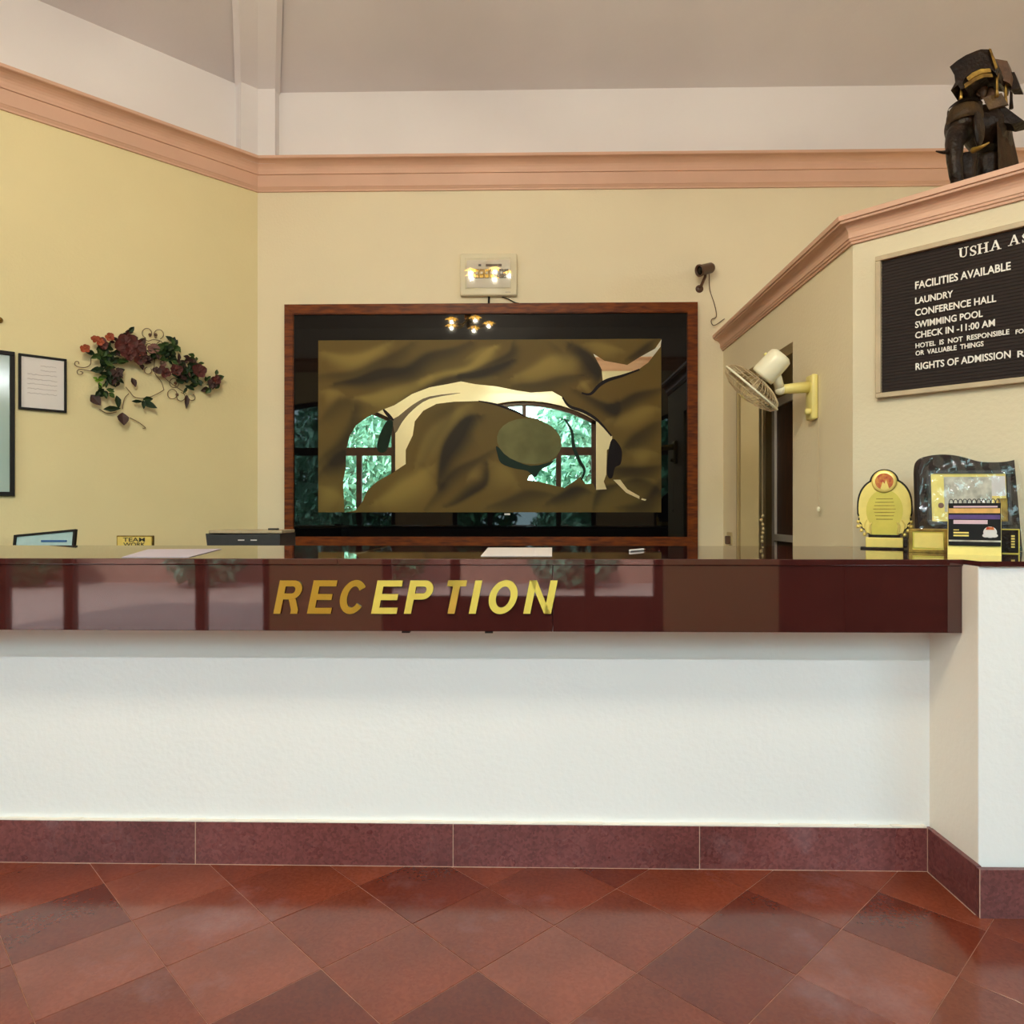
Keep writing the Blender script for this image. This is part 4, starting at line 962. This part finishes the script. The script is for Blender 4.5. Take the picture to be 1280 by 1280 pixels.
# a small bracket tip of a wall fitting at the picture edge
wf = thing('wall_hook', 'tiny brass wall hook above the tall glazed board', 'hook'); wf.matrix_world = LM
pk = LL(-1, 400, .0); bm = bmesh.new(); lathe(bm, [(0, .03), (.012, .028), (.014, .012), (.02, .0)], 12, Matrix.Translation((pk.x, 0, pk.z)) @ Matrix.Rotation(PI / 2, 4, 'X')); obj('knob', bm, M['brass'], wf, True)

# ------------------------------------------------------------------ behind the counter
ZD = .95
dk = thing('back_desk', 'brown work desk behind the counter along the yellow wall', 'desk'); dk.matrix_world = LM
obj('desk_top', bx(-3.2, -.45, -.62, -.01, ZD - .03, ZD), M['desk'], dk)
for x in (-3.15, -1.8, -.5): obj('side_panel', bx(x, x + .03, -.58, -.02, 0, ZD - .03), M['desk'], dk)
obj('back_panel', bx(-3.12, -.5, -.04, -.02, .3, ZD - .03), M['desk'], dk)
def on_desk(px, dep):  # world point on the desk for a picture column at distance dep
    p = PY(px, 640, dep); return Vector((p.x, p.y, ZD))
# tilted certificate
p = on_desk(52, 4.02); q1 = PY(88, 661, 4.02); q0 = PY(11, 668.5, 4.02)
ce = thing('certificate_frame', 'black-framed pale blue certificate leaning tilted behind the counter', 'picture frame', tuple(p), 0)
hw = (q1.x - q0.x) / 2; ht = q1.z - ZD
ce.rotation_euler = (math.radians(-8), 0, 0)
tl_ = math.radians(-0); 
def cpoly(x0, x1, za, zb, y0, y1, m, n_):   # strips following the sloping top edge
    bm = bmesh.new(); prism(bm, [Vector((x0, y0, za[0])), Vector((x1, y0, za[1])), Vector((x1, y0, zb[1])), Vector((x0, y0, zb[0]))], (0, y1 - y0, 0)); obj(n_, bm, m, ce)
sl = (q1.z - q0.z)
cpoly(-hw, hw, (ht - sl - .012, ht - .012), (ht - sl, ht), 0, .02, M['black'], 'frame_strip')
cpoly(hw - .014, hw, (0, 0), (ht - .012, ht - .012), 0, .02, M['black'], 'frame_strip')
cpoly(-hw, -hw + .014, (0, 0), (ht - sl - .012, ht - sl - .012), 0, .02, M['black'], 'frame_strip')
cpoly(-hw + .014, hw - .014, (0, 0), (.012, .012), 0, .02, M['black'], 'frame_strip')
cpoly(-hw + .014, hw - .014, (.012, .012), (ht - sl - .010, ht - .012), .008, .016, M['teal'], 'certificate_sheet')
bm = bmesh.new(); box(bm, -.02, hw - .05, .004, .008, ht - .075, ht - .064); obj('print_line', bm, M['inkblue'], ce)
# TEAM WORK plaque
yq = 4.15; a = PY(145.5, 669.5, yq); b_ = PY(191, 669.5, yq)
pl = thing('desk_plaque', 'small gold plaque with dark lettering standing behind the counter', 'plaque', ((a.x + b_.x) / 2, yq, ZD))
hw = (b_.x - a.x) / 2; ht = a.z - ZD
obj('plaque_body', bx(-hw, hw, 0, .02, 0, ht, bev=.003), M['brass'], pl); obj('plaque_face', bx(-hw + .007, hw - .007, -.002, .0, .008, ht - .007), M['goldpale'], pl)
o = obj('plaque_text', text_mesh('TEAM', hw * 1.2, .024, .001, bold=.01), M['inkblack'], pl); o.location = (-hw * .62, -.003, ht - .036)
o = obj('plaque_text', text_mesh('WORK', hw * 1.2, .023, .001, bold=.01), M['inkblack'], pl); o.location = (-hw * .6, -.003, ht - .064)
# printer
yq = 4.45; a = PY(257, 663, yq); b_ = PY(350, 663, yq)
pr = thing('desk_printer', 'black desktop printer with a grey lid standing behind the counter', 'printer', ((a.x + b_.x) / 2, yq, ZD))
hw = (b_.x - a.x) / 2; ht = a.z - ZD
bm = bmesh.new(); prism(bm, [Vector((-hw, 0, ht - .02)), Vector((-hw + .05, 0, ht - .028)), Vector((hw, 0, ht - .022)), Vector((hw, 0, 0)), Vector((-hw + .02, 0, 0))], (0, .3, 0)); obj('printer_body', bm, M['char'], pr)
obj('printer_lid', bx(-hw, hw, .04, .29, ht - .02, ht, bev=.004), M['beige'], pr)
for x in (-.03, .05): obj('status_label', bx(x, x + .04, -.002, 0, ht - .065, ht - .058), M['paper'], pr)
obj('lid_handle', bx(hw * .55, hw * .8, .08, .12, ht, ht + .012, bev=.003), M['char'], pr)

# ------------------------------------------------------------------ on the counter
def sheet(name, pts, m, label, cat='paper'):
    P = [PZ(x, y, HC) for x, y in pts]; c = sum(P, Vector()) / len(P); bm = bmesh.new(); prism(bm, [p - c + Vector((0, 0, .0006)) for p in P], (0, 0, .0012)); o = obj(name, bm, m); o.location = c; return tag(o, label, cat)
sheet('paper_sheet', [(152, 697), (236, 697), (277, 686.5), (185, 687)], M['lav'], 'lavender paper sheet lying on the granite counter near the gold desk plaque')
sheet('paper_sheet', [(601, 695.5), (690, 695.5), (690, 685), (610, 685)], M['paper'], 'white paper sheet lying on the granite counter in front of the framed mirror')
pp = PZ(797, 689, HC)
pn = thing('ballpoint_pen', 'thin pale ballpoint pen lying on the granite counter', 'pen', (pp.x, pp.y, HC + .005), .9)
bm = bmesh.new(); tube(bm, [(-.06, 0, 0), (.045, 0, 0)], .0042, 8); obj('pen_barrel', bm, M['paper'], pn); bm = bmesh.new(); tube(bm, [(.045, 0, 0), (.065, 0, 0)], [.0042, .001], 8); obj('pen_tip', bm, M['brass'], pn)

def at_counter(px, y): p = PY(px, 640, y); return Vector((p.x, p.y, HC))
def face_cam(t_):
    t_.rotation_euler[2] = -math.atan2(t_.location.x, t_.location.y)
    return math.cos(t_.rotation_euler[2])
# round shield trophy
ty = 2.99; tp = at_counter(1105.5, ty); k_ = (PY(1140, 640, ty).x - PY(1071, 640, ty).x) / 69; zk = ty / F * .995
tr = thing('shield_trophy', 'round gold shield trophy with a red medallion on a gold block', 'trophy', (tp.x, tp.y, HC)); k_ *= face_cam(tr)
def tz(y): return (683.5 - y) * zk
def outline(r0, grow=0.0):
    pts = []
    for k in range(48):
        a = PI / 2 + 2 * PI * k / 48; x = math.copysign(abs(math.cos(a)) ** .86, math.cos(a)); z = math.copysign(abs(math.sin(a)) ** .86, math.sin(a))
        X_, Z_ = x * 33.5, 633 + -z * 37
        d = abs(k if k < 24 else 48 - k)
        if 14 <= d <= 20: X_ *= 1.0 + .05 * math.sin(d * 3.1)
        pts.append((X_ * (1 + grow / 34) * k_, Z_ - grow * (1 if Z_ < 633 else -.3)))
    return pts
bm = bmesh.new(); prism(bm, [Vector((x, 0, tz(z))) for x, z in outline(0, 1.4)], (0, .018, 0)); obj('shield_back', bm, M['statue_dark'], tr)
bm = bmesh.new(); lathe(bm, [(0, 0), (18.6 * k_, 0), (18.6 * k_, -.018), (0, -.018)], 32, Matrix.Translation((-.3 * k_, 0, tz(601))) @ Matrix.Rotation(PI / 2, 4, 'X')); obj('medallion_back', bm, M['statue_dark'], tr)
bm = bmesh.new(); prism(bm, [Vector((x, -.005, tz(z))) for x, z in outline(0, -.6)], (0, .005, 0)); obj('shield_face', bm, M['goldpale'], tr)
bm = bmesh.new(); prism(bm, [Vector((23 * math.cos(a) * k_, -.007, tz(636 + 26 * math.sin(a)))) for a in [2 * PI * i / 32 for i in range(32)]], (0, .002, 0)); obj('engraved_plate', bm, M['goldpaint'], tr)
bm = bmesh.new()
for i in range(7): zz = 622 + i * 4.2; hw = 14 - abs(i - 3) * 1.2; box(bm, -hw * k_, hw * k_, -.0078, -.007, tz(zz), tz(zz - .8))
obj('engraved_lines', bm, M['brass'], tr)
RXm = Matrix.Rotation(PI / 2, 4, 'X')
bm = bmesh.new(); lathe(bm, [(0, .012), (14 * k_, .012), (15.6 * k_, .010), (16 * k_, .004), (16 * k_, 0)], 28, Matrix.Translation((-.3 * k_, -.004, tz(600))) @ RXm); md = obj('medallion', bm, M['goldpale'], tr, True)
bm = bmesh.new(); lathe(bm, [(0, .0135), (11.4 * k_, .0135), (11.5 * k_, .011)], 28, Matrix.Translation((-.3 * k_, -.004, tz(600))) @ RXm); obj('medallion_disc', bm, M['red'], md)
bm = bmesh.new(); prism(bm, [Vector((x * k_, -.0188, tz(z))) for x, z in ((-5, 609), (-2, 600), (0, 603), (2, 598), (6, 609), (0, 611))], (0, .001, 0)); obj('medallion_figure', bm, M['goldpale'], md)
for s in (-1, 1):
    bm = bmesh.new()
    for i, (x, z) in enumerate(((31, 644), (33, 650), (30, 655), (33.5, 656), (29, 661), (25, 666))): ell(bm, (s * x * k_, .004, tz(z)), (2.6 * k_, .006, 2.8 * k_), seg=10, rings=6)
    tube(bm, smooth_pts([(s * 17 * k_, -.008, tz(666)), (s * 18.5 * k_, -.008, tz(655)), (s * 15.5 * k_, -.008, tz(651))], 4, False), .004, 6)
    tube(bm, smooth_pts([(s * 22 * k_, -.006, tz(665)), (s * 25 * k_, -.006, tz(654)), (s * 22 * k_, -.006, tz(648))], 4, False), .003, 6)
    obj('scroll_ornament', bm, M['goldpale'], tr, True)
obj('name_strip', bx(-16 * k_, 16 * k_, -.012, -.006, tz(666), tz(655)), M['goldpaint'], tr)
obj('stand', bx(-20 * k_, 20 * k_, -.02, .03, tz(669.5), tz(666)), M['statue_dark'], tr)
obj('base_block', bx(-23.5 * k_, 23 * k_, -.035, .035, tz(681.5), tz(669.5), bev=.002), M['goldpale'], tr)
obj('base_side', bx(23 * k_, 28 * k_, -.03, .035, tz(681.5), tz(669)), M['statue_dark'], tr)
obj('foot_plate', bx(-30 * k_, 24 * k_, -.045, .04, 0, tz(681.5), bev=.001), M['statue_dark'], tr)

# wavy plaque in plastic wrap
wy = 2.80; wc = at_counter(1213.5, wy); s_ = wy / F * .985
wpq = thing('wavy_plaque', 'dark wavy-topped award plaque wrapped in clear film with gold certificate', 'plaque', (wc.x, wc.y + .0, HC)); wpq.rotation_euler = (math.radians(-3), 0, 0)
def wv(px, py): return Vector(((px - 1213.5) * s_, 0, (689.5 - py) * s_))
top = smooth_pts([(1149, 600), (1149.5, 585), (1153, 575), (1163, 569.5), (1180, 567.5), (1197, 568.5), (1212, 572), (1228, 576.5), (1245, 577.5), (1262, 576.5), (1277, 573)], 3, False)
outl = [(p.x, p.y) for p in top] + [(1278, 600), (1278, 689), (1149, 689)]
bm = bmesh.new(); prism(bm, [wv(*p) for p in outl], (0, .022, 0)); obj('plaque_board', bm, M['felt'], wpq)
def wbox(n_, x0, x1, y0, y1, d0, d1, m, parent=wpq): a = wv(x0, y1); c = wv(x1, y0); return obj(n_, bx(a.x, c.x, -d1, -d0, a.z, c.z), m, parent)
for r in ((1161, 1264, 588, 592), (1161, 1165, 592, 656), (1260, 1264, 592, 656), (1161, 1264, 652, 656)): wbox('inner_frame', r[0], r[1], r[2], r[3], 0, .010, M['char'])
wbox('certificate_sheet', 1165, 1259, 592, 652, 0, .004, M['goldpale']); wbox('photo_print', 1182, 1241, 596, 640, .004, .005, M['photo_grey']); wbox('photo_margin', 1241, 1258, 595, 620, .004, .0052, M['paper'])
wbox('gold_panel', 1248, 1260, 623, 652, .004, .006, M['brass'])
bm = bmesh.new(); lathe(bm, [(0, .006), (3.4 * s_, .006), (3.5 * s_, .004)], 16, Matrix.Translation(wv(1177.5, 632)) @ RXm); obj('seal', bm, M['leaf_mauve'], wpq)
# crinkled film
bm = bmesh.new(); r = random.Random(5); nX, nZ = 26, 24; grid = []
for j in range(nZ + 1):
    row = []
    for i in range(nX + 1):
        x = 1149 + 129 * i / nX; zt_ = 600
        for p0_, p1_ in zip(top, top[1:]):
            if p0_.x <= x <= p1_.x and p1_.x > p0_.x: zt_ = p0_.y + (p1_.y - p0_.y) * (x - p0_.x) / (p1_.x - p0_.x)
        if i == 0: zt_ = 590
        y = 688 + (zt_ - 688) * j / nZ; v = wv(x, y); v.y = -.015 - .0035 * r.random() - .004 * math.sin(i * 1.3 + j * .7) - .003 * math.sin(i * .5 - j * 1.1); row.append(bm.verts.new(v))
    grid.append(row)
for j in range(nZ):
    for i in range(nX): 
        a, b_, c, d = grid[j][i], grid[j][i + 1], grid[j + 1][i + 1], grid[j + 1][i]; bm.faces.new((a, b_, c)); bm.faces.new((a, c, d))
obj('plastic_wrap', bm, M['film2'], wpq, True)

# gold framed desk block
gy = 2.70; gp = at_counter(1160, gy); s2 = gy / F * .985
gb = thing('gold_desk_frame', 'small gold-framed award block beside the round shield trophy', 'award block', tuple(gp))
cg_ = face_cam(gb)
def gz(px, py): return ((px - 1160) * s2 * cg_, (687.3 - py) * s2)
x0, z1 = gz(1136, 657.5); x1, z0 = gz(1184, 687.3)
obj('block', bx(x0, x1, 0, .03, 0, z1, bev=.002), M['goldpaint'], gb)
for r_ in ((x0, x1, z1 - .010, z1), (x0, x1, 0, .012), (x0, x0 + .012, .012, z1 - .010), (x1 - .012, x1, .012, z1 - .010)): obj('frame_strip', bx(r_[0], r_[1], -.006, 0, r_[2], r_[3], bev=.001), M['brass'], gb)
obj('inner_plate', bx(x0 + .018, x1 - .014, -.003, 0, .018, z1 - .016), M['goldpale'], gb)
# dark desk block with gold edge
gy = 2.64; gp = at_counter(1263.5, gy); s2 = gy / F * .985
gb = thing('dark_desk_block', 'small dark award block with a gold edge beside the desk calendar', 'award block', tuple(gp))
hw = 11 * s2 * face_cam(gb); ht = 31 * s2
obj('block', bx(-hw, hw, 0, .03, 0, ht, bev=.002), M['statue_dark'], gb)
for r_ in ((-hw, hw, ht - .004, ht), (hw - .004, hw, 0, ht - .004), (-hw, hw - .004, 0, .003)): obj('gold_edge', bx(r_[0], r_[1], -.002, 0, r_[2], r_[3]), M['goldpaint'], gb)
bm = bmesh.new()
for i in range(5): box(bm, .001, .012, -.0015, 0, .022 + i * .010, .022 + i * .010 + .006)
obj('gold_lettering', bm, M['goldpale'], gb)
# desk calendar
gy = 2.58; gp = at_counter(1217.5, gy); s2 = gy / F * .985
dc = thing('desk_calendar', 'spiral-bound desk calendar with a black and orange cover on a cream stand', 'calendar', tuple(gp))
cg2 = face_cam(dc)
def dz(px, py): return ((px - 1217.5) * s2 * cg2, (692.5 - py) * s2)
def db_(n_, X0, X1, Y0, Y1, d0, d1, m, bev=0): a = dz(X0, Y1); c = dz(X1, Y0); return obj(n_, bx(a[0], c[0], -d1, -d0, a[1], c[1], bev=bev), m, dc)
bm = bmesh.new(); W_ = 33 * s2 * cg2; Z_ = (692.5 - 630) * s2
prism(bm, [Vector((-W_, -.025, 0)), Vector((-W_, .075, 0)), Vector((-W_, .0, Z_)), Vector((-W_, -.004, Z_))], (2 * W_, 0, 0)); obj('stand', bm, M['goldpale'], dc)
obj_ = db_('cover', 1185.5, 1250, 628, 681, .026, .030, M['black'], .001)
db_('colour_band', 1186, 1249, 634.5, 640.5, .030, .0306, M['orange']); db_('colour_band', 1192, 1246, 631.5, 633.5, .030, .0306, M['pink'])
db_('colour_band', 1186, 1249, 642.5, 648, .030, .0306, M['purple']); db_('title_strip', 1192, 1234, 649, 654, .030, .0308, M['pink'])
db_('lower_edge', 1186, 1250, 674, 676, .030, .0306, M['photo_grey'])
o = obj('small_print', box(box(box(bmesh.new(), dz(1192, 0)[0], dz(1199, 0)[0], -.0306, -.03, dz(0, 662)[1], dz(0, 661)[1]), dz(1192, 0)[0], dz(1211, 0)[0], -.0306, -.03, dz(0, 666)[1], dz(0, 664)[1]), dz(1192, 0)[0], dz(1211, 0)[0], -.0306, -.03, dz(0, 669.5)[1], dz(0, 667.5)[1]), M['goldpale'], dc)
bm = bmesh.new(); lathe(bm, [(0, .0015), (6.5 * s2, .0015), (7 * s2, 0)], 18, Matrix.Translation((dz(1237, 0)[0], -.030, dz(0, 664)[1])) @ RXm)
for s in (-1, 1): ell(bm, (dz(1237 + s * 5, 0)[0], -.0305, dz(0, 668)[1]), (4 * s2, .001, 2.5 * s2), seg=10, rings=6)
eb = obj('emblem', bm, M['paper'], dc)
bm = bmesh.new(); prism(bm, [Vector((dz(x, 0)[0], -.0322, dz(0, z)[1])) for x, z in ((1231.5, 661), (1233, 657.5), (1241, 657.5), (1242.5, 661))], (0, .0007, 0)); obj('emblem_band', bm, M['red'], eb)
for k in range(11):
    x = dz(1189 + k * 5.75, 0)[0]; bm = bmesh.new(); c = Vector((x, -.016, dz(0, 627.5)[1]))
    tube(bm, [c + Vector((math.cos(a) * .0065, math.cos(a) * .010, math.sin(a) * .0135)) for a in [2 * PI * i / 10 for i in range(10)]], .0016, 5, True); obj('spiral_ring', bm, M['char'], dc)

DV = Vector((.70, .72, 0)); RZ = Matrix.Rotation(math.radians(-40), 4, 'Z')
# ------------------------------------------------------------------ elephant statue on the partition roof
EY = 3.13; ep = PY(1228, 300, EY); EZ = ZP1
es = thing('elephant_statue', 'dark carved elephant statue carrying a roofed howdah on the ledge', 'statue', (ep.x, ep.y, EZ))
k3 = EY / F * .985
ZO = PY(1228, 0, EY).z
def E(px, py, d=0.0):   # local point for a picture position at depth offset d
    p = PY(px, py, EY + d); return p - Vector((ep.x, ep.y, EZ))
bm = bmesh.new()
ell(bm, E(1238, 180, .12), (.085, .17, .13), RZ); ell(bm, E(1230, 162, .02), (.085, .11, .10), RZ)
ell(bm, E(1202, 158, -.10), (.062, .075, .075)); ell(bm, E(1206, 145, -.08), (.058, .07, .06)); ell(bm, E(1212, 140, -.06), (.045, .06, .045))
tube(bm, [E(1197, 165, -.14), E(1193, 180, -.17), E(1193, 200, -.18), E(1195, 220, -.18), E(1199, 240, -.17), E(1196, 250, -.19)], [.045, .036, .03, .026, .022, .014], 12)
for px, d in ((1206, -.08), (1234, -.04), (1228, .22), (1250, .20)):
    tube(bm, [E(px, 195, d), E(px, 225, d), Vector((E(px, 225, d).x, E(px, 225, d).y, .01))], [.05, .042, .046], 12)
tube(bm, [E(1262, 180, .2), E(1268, 200, .24), E(1267, 225, .25)], [.012, .009, .012], 8)
remeshed('elephant_body', bm, .009, M['statue_dark'], es, 2)
for s, (px, py, d, rx_) in enumerate(((1223, 160, -.20, .046), (1186, 158, -.02, .02))):
    bm = bmesh.new(); pts = smooth_pts([(-.3, 1.0), (.35, 1.0), (.95, .55), (1.0, -.1), (.6, -.8), (.1, -1.1), (-.35, -.7), (-.5, .1)], 3)
    c = E(px, py, d); prism(bm, [c + Vector((p.x * rx_, p.x * .03, p.y * .066)) for p in pts], (0, .012, 0)); bmesh.ops.bevel(bm, geom=list(bm.edges), offset=.003, segments=1, affect='EDGES'); obj('ear', bm, M['statue_dark'], es, True)
for a_, b_ in (((1206, 176, -.15), (1190, 184, -.24)),):
    pass
def horn(pts, r0, n_, m):
    bm = bmesh.new(); P = smooth_pts([E(*p) for p in pts], 4, False); tube(bm, P, [r0 * (1 - .8 * i / (len(P) - 1)) for i in range(len(P))], 8); obj(n_, bm, m, es, True)
horn([(1190, 189, -.15), (1180, 190.5, -.2), (1170, 189, -.22)], .012, 'tusk', M['statue_dark'])
horn([(1216, 188, -.16), (1226, 184, -.2), (1237, 178, -.22)], .013, 'tusk', M['statue_gold'])
# head cloth: shell over the forehead
def shell(n_, c, r, m, th0, th1, ph0, ph1, nu=14, nv=8, thick=.006):
    bm = bmesh.new(); rows = []
    for j in range(nv + 1):
        ph = ph0 + (ph1 - ph0) * j / nv; row = []
        for i in range(nu + 1):
            th = th0 + (th1 - th0) * i / nu; row.append(bm.verts.new(Vector(c) + Vector((r[0] * math.cos(ph) * math.cos(th), r[1] * math.cos(ph) * math.sin(th), r[2] * math.sin(ph)))))
        rows.append(row)
    for a, b_ in zip(rows, rows[1:]):
        for i in range(nu): bm.faces.new((a[i], a[i + 1], b_[i + 1], b_[i]))
    bmesh.ops.solidify(bm, geom=list(bm.faces), thickness=thick); return obj(n_, bm, m, es, True)
c = E(1203, 154, -.10)
shell('head_cloth', c, (.072, .085, .085), M['statue_ochre'], PI * 1.02, PI * 1.75, -.15, 1.25)
shell('head_band', E(1204, 144, -.09), (.070, .085, .06), M['statue_dark'], PI * 1.0, PI * 1.8, .35, 1.35)
# side cloth hanging over the flank
bm = bmesh.new(); rows = []
for j in range(9):
    t_ = j / 8; row = []
    for i in range(9):
        s = i / 8; px = 1246 + (1262 - 1246 + 12 * t_) * s + 2 * t_; py = 152 + 62 * t_ ; d = -.10 + .2 * s + .01 * math.sin(i * 2.2) ; row.append(bm.verts.new(E(px, py, d)))
    rows.append(row)
for a, b_ in zip(rows, rows[1:]):
    for i in range(8): bm.faces.new((a[i], a[i + 1], b_[i + 1], b_[i]))
bmesh.ops.solidify(bm, geom=list(bm.faces), thickness=.008); obj('flank_cloth', bm, M['statue_brown'], es, True)
# howdah
def epr(n_, pts, d0, d1, m, parent=es): 
    bm = bmesh.new(); prism(bm, [E(x, y, d0) for x, y in pts], DV * (d1 - d0)); return obj(n_, bm, m, parent)
epr('howdah_floor', [(1212, 138), (1248, 131), (1256, 133), (1280, 151), (1264, 155), (1240, 150), (1214, 146)], -.06, .03, M['statue_dark'])
epr('howdah_rail', [(1228, 122), (1252, 116), (1260, 130), (1236, 137)], -.085, -.07, M['statue_ochre'])
for px, t0, b0_, d in ((1201, 108, 126, -.10), (1246, 96, 121, -.10), (1257, 102, 132, -.02), (1264, 104, 136, .10), (1210, 108, 126, .10)):
    bm = bmesh.new(); a = E(px, b0_, d); c = E(px, t0 - 3, d); tube(bm, [a, a * .7 + c * .3, a * .3 + c * .7, c], [.009, .006, .006, .009], 8); obj('howdah_post', bm, M['brass'] if px != 1264 else M['statue_dark'], es, True)
# canopy: curved hood
r0 = [(1187, 83.5), (1196, 76), (1207, 69), (1220, 63.5), (1226, 61.5), (1238, 61.5), (1243, 72), (1247, 84), (1245, 92), (1238, 86), (1226, 85), (1215, 90), (1207, 96), (1203, 104), (1206, 110), (1201, 112), (1197, 106), (1192, 110), (1188.5, 113), (1194, 103), (1193, 94)]
epr('canopy', r0, -.13, .10, M['statue_dark'])
epr('canopy_trim', [(1208, 97), (1215, 91), (1226, 86), (1238, 85.5), (1239, 90), (1228, 91), (1217, 96), (1211, 101)], -.138, -.13, M['statue_gold'])
epr('canopy_trim', [(1205, 105), (1211, 101), (1219, 96.5), (1229, 92), (1240, 92), (1241, 96), (1230, 96), (1219, 101), (1212, 106), (1206, 110)], -.134, -.128, M['brass'])
epr('side_roof', [(1241, 73), (1259, 76), (1264, 94), (1262, 104), (1246, 97)], -.05, .03, M['statue_brown'])
epr('side_roof', [(1258, 90), (1268, 90), (1276, 111), (1264, 111), (1258, 105)], -.02, .04, M['statue_dark'])
epr('side_roof', [(1236, 60.5), (1239, 61), (1247, 84), (1244, 86)], -.137, -.13, M['brass'])
# riders in the howdah
for px, py, h_ in ((1227, 112, .045), (1238, 122, .04)):
    bm = bmesh.new(); ell(bm, E(px, py, 0), (.022, .02, h_)); ell(bm, E(px, py - 9, -.005), (.014, .014, .016)); tube(bm, [E(px - 4, py - 2, -.01), E(px - 6, py + 6, -.03), E(px - 1, py + 9, -.04)], .006); remeshed('rider', bm, .005, M['statue_brown'], es, 1)

# ------------------------------------------------------------------ chandelier over the hall (seen in the mirror)
def mirror_pt(px, py, y):   # point at depth y whose mirror image in the glass falls on the given picture position
    p = PY(px, py, 2 * YM - y); return Vector((p.x, y, p.z))
chp = mirror_pt(585, 405, .35)
chd = thing('chandelier', 'warm brass chandelier with small flower shades over the hall', 'chandelier', tuple(chp))
bm = bmesh.new(); tube(bm, [(0, 0, 0), (0, 0, .4)], .02, 10); ell(bm, (0, 0, .12), (.06, .06, .07)); ell(bm, (0, 0, 0), (.03, .03, .05)); obj('stem', bm, M['brass'], chd, True)
zt_ = ZFR + 2.3 * (1 - .08) - chp.z
rd = APX - chp
bm = bmesh.new(); tube(bm, [(0, 0, .4), (0, 0, ZFR + 1.95 - chp.z)], .008, 6); obj('chain', bm, M['brass'], chd)
for k in range(5):
    a = 2 * PI * k / 5 - PI / 2 + .2; d = Vector((math.cos(a), math.sin(a), 0)); R2 = .30
    bm = bmesh.new(); tube(bm, smooth_pts([(0, 0, .1), d * R2 * .4 + Vector((0, 0, -.02)), d * R2 * .85 + Vector((0, 0, 0)), d * R2 + Vector((0, 0, .06))], 4, False), .010, 6); ar = obj('lamp_arm', bm, M['brass'], chd, True)
    c = d * R2 + Vector((0, 0, .06)); bm = bmesh.new()
    for j in range(6):
        a2 = 2 * PI * j / 6; u = Vector((math.cos(a2), math.sin(a2), 0)); v = Vector((-u.y, u.x, 0))
        P = [c + u * .012, c + u * .055 + v * .030 - UP * .025, c + u * .105 - UP * .045, c + u * .055 - v * .030 - UP * .025]; vs = [bm.verts.new(p) for p in P]; bm.faces.new(vs)
    bmesh.ops.solidify(bm, geom=list(bm.faces), thickness=.003); obj('flower_shade', bm, M['shade'], ar)
    bm = bmesh.new(); ell(bm, c - UP * .03, (.018, .018, .028), seg=12, rings=8); obj('bulb', bm, M['bulb'], ar, True)
    l = bpy.data.lights.new('bulb_light', 'POINT'); l.energy = CHANDELIER_W; l.color = (1, .91, .68); l.shadow_soft_size = .012
    lo = bpy.data.objects.new('bulb_light', l); col.objects.link(lo); lo.parent = chd; lo.location = c - UP * .075
cw = Vector((bxp.x, YB - .083, bxp.z)); nn_ = ((CO - cw).normalized() + (chp + Vector((0, 0, .03)) - cw).normalized()).normalized()
COVER.rotation_euler = (math.asin(-nn_.z) if False else -math.asin(nn_.z), 0, math.atan2(nn_.x, -nn_.y))
# unseen tube lamps added on the front wall as cool fill light
for k, x in enumerate((-5.2, -.04, 4.2)):
    t_ = thing('tube_light', ['white fluorescent tube light above the window nearest the yellow wall', 'white fluorescent tube light above the middle arched window', 'white fluorescent tube light above the window behind the notice wall'][k], 'lamp', (x, YF, 3.5))
    obj('batten', bx(-.62, .62, .002, .05, -.03, .03, bev=.005), M['white'], t_)
    bm = bmesh.new(); tube(bm, [(-.6, .075, 0), (.6, .075, 0)], .014, 12); obj('tube', bm, M['tube_lit'], t_, True)
    l = bpy.data.lights.new('tube_glow', 'AREA'); l.shape = 'RECTANGLE'; l.size = 1.2; l.size_y = .05; l.energy = FILL_TUBE_W; l.color = (.90, .96, 1.0)
    lo = bpy.data.objects.new('tube_glow', l); col.objects.link(lo); lo.parent = t_; lo.location = (0, .1, 0); lo.rotation_euler = (math.radians(60), 0, 0)

# unseen lamp added to brighten the room behind the partition
il = thing('inner_ceiling_lamp', 'round white ceiling lamp in the room behind the inner doorway', 'lamp', (1.8, 4.2, ZP1 - .02))
bm = bmesh.new(); lathe(bm, [(0, 0), (.13, 0), (.13, -.02), (.11, -.06), (0, -.075)], 24); obj('lamp_shade', bm, M['tube_lit'], il, True)
l = bpy.data.lights.new('inner_lamp_light', 'POINT'); l.energy = 1.2; l.color = (1, .80, .50); l.shadow_soft_size = .1
lo = bpy.data.objects.new('inner_lamp_light', l); col.objects.link(lo); lo.parent = il; lo.location = (0, 0, -.2)
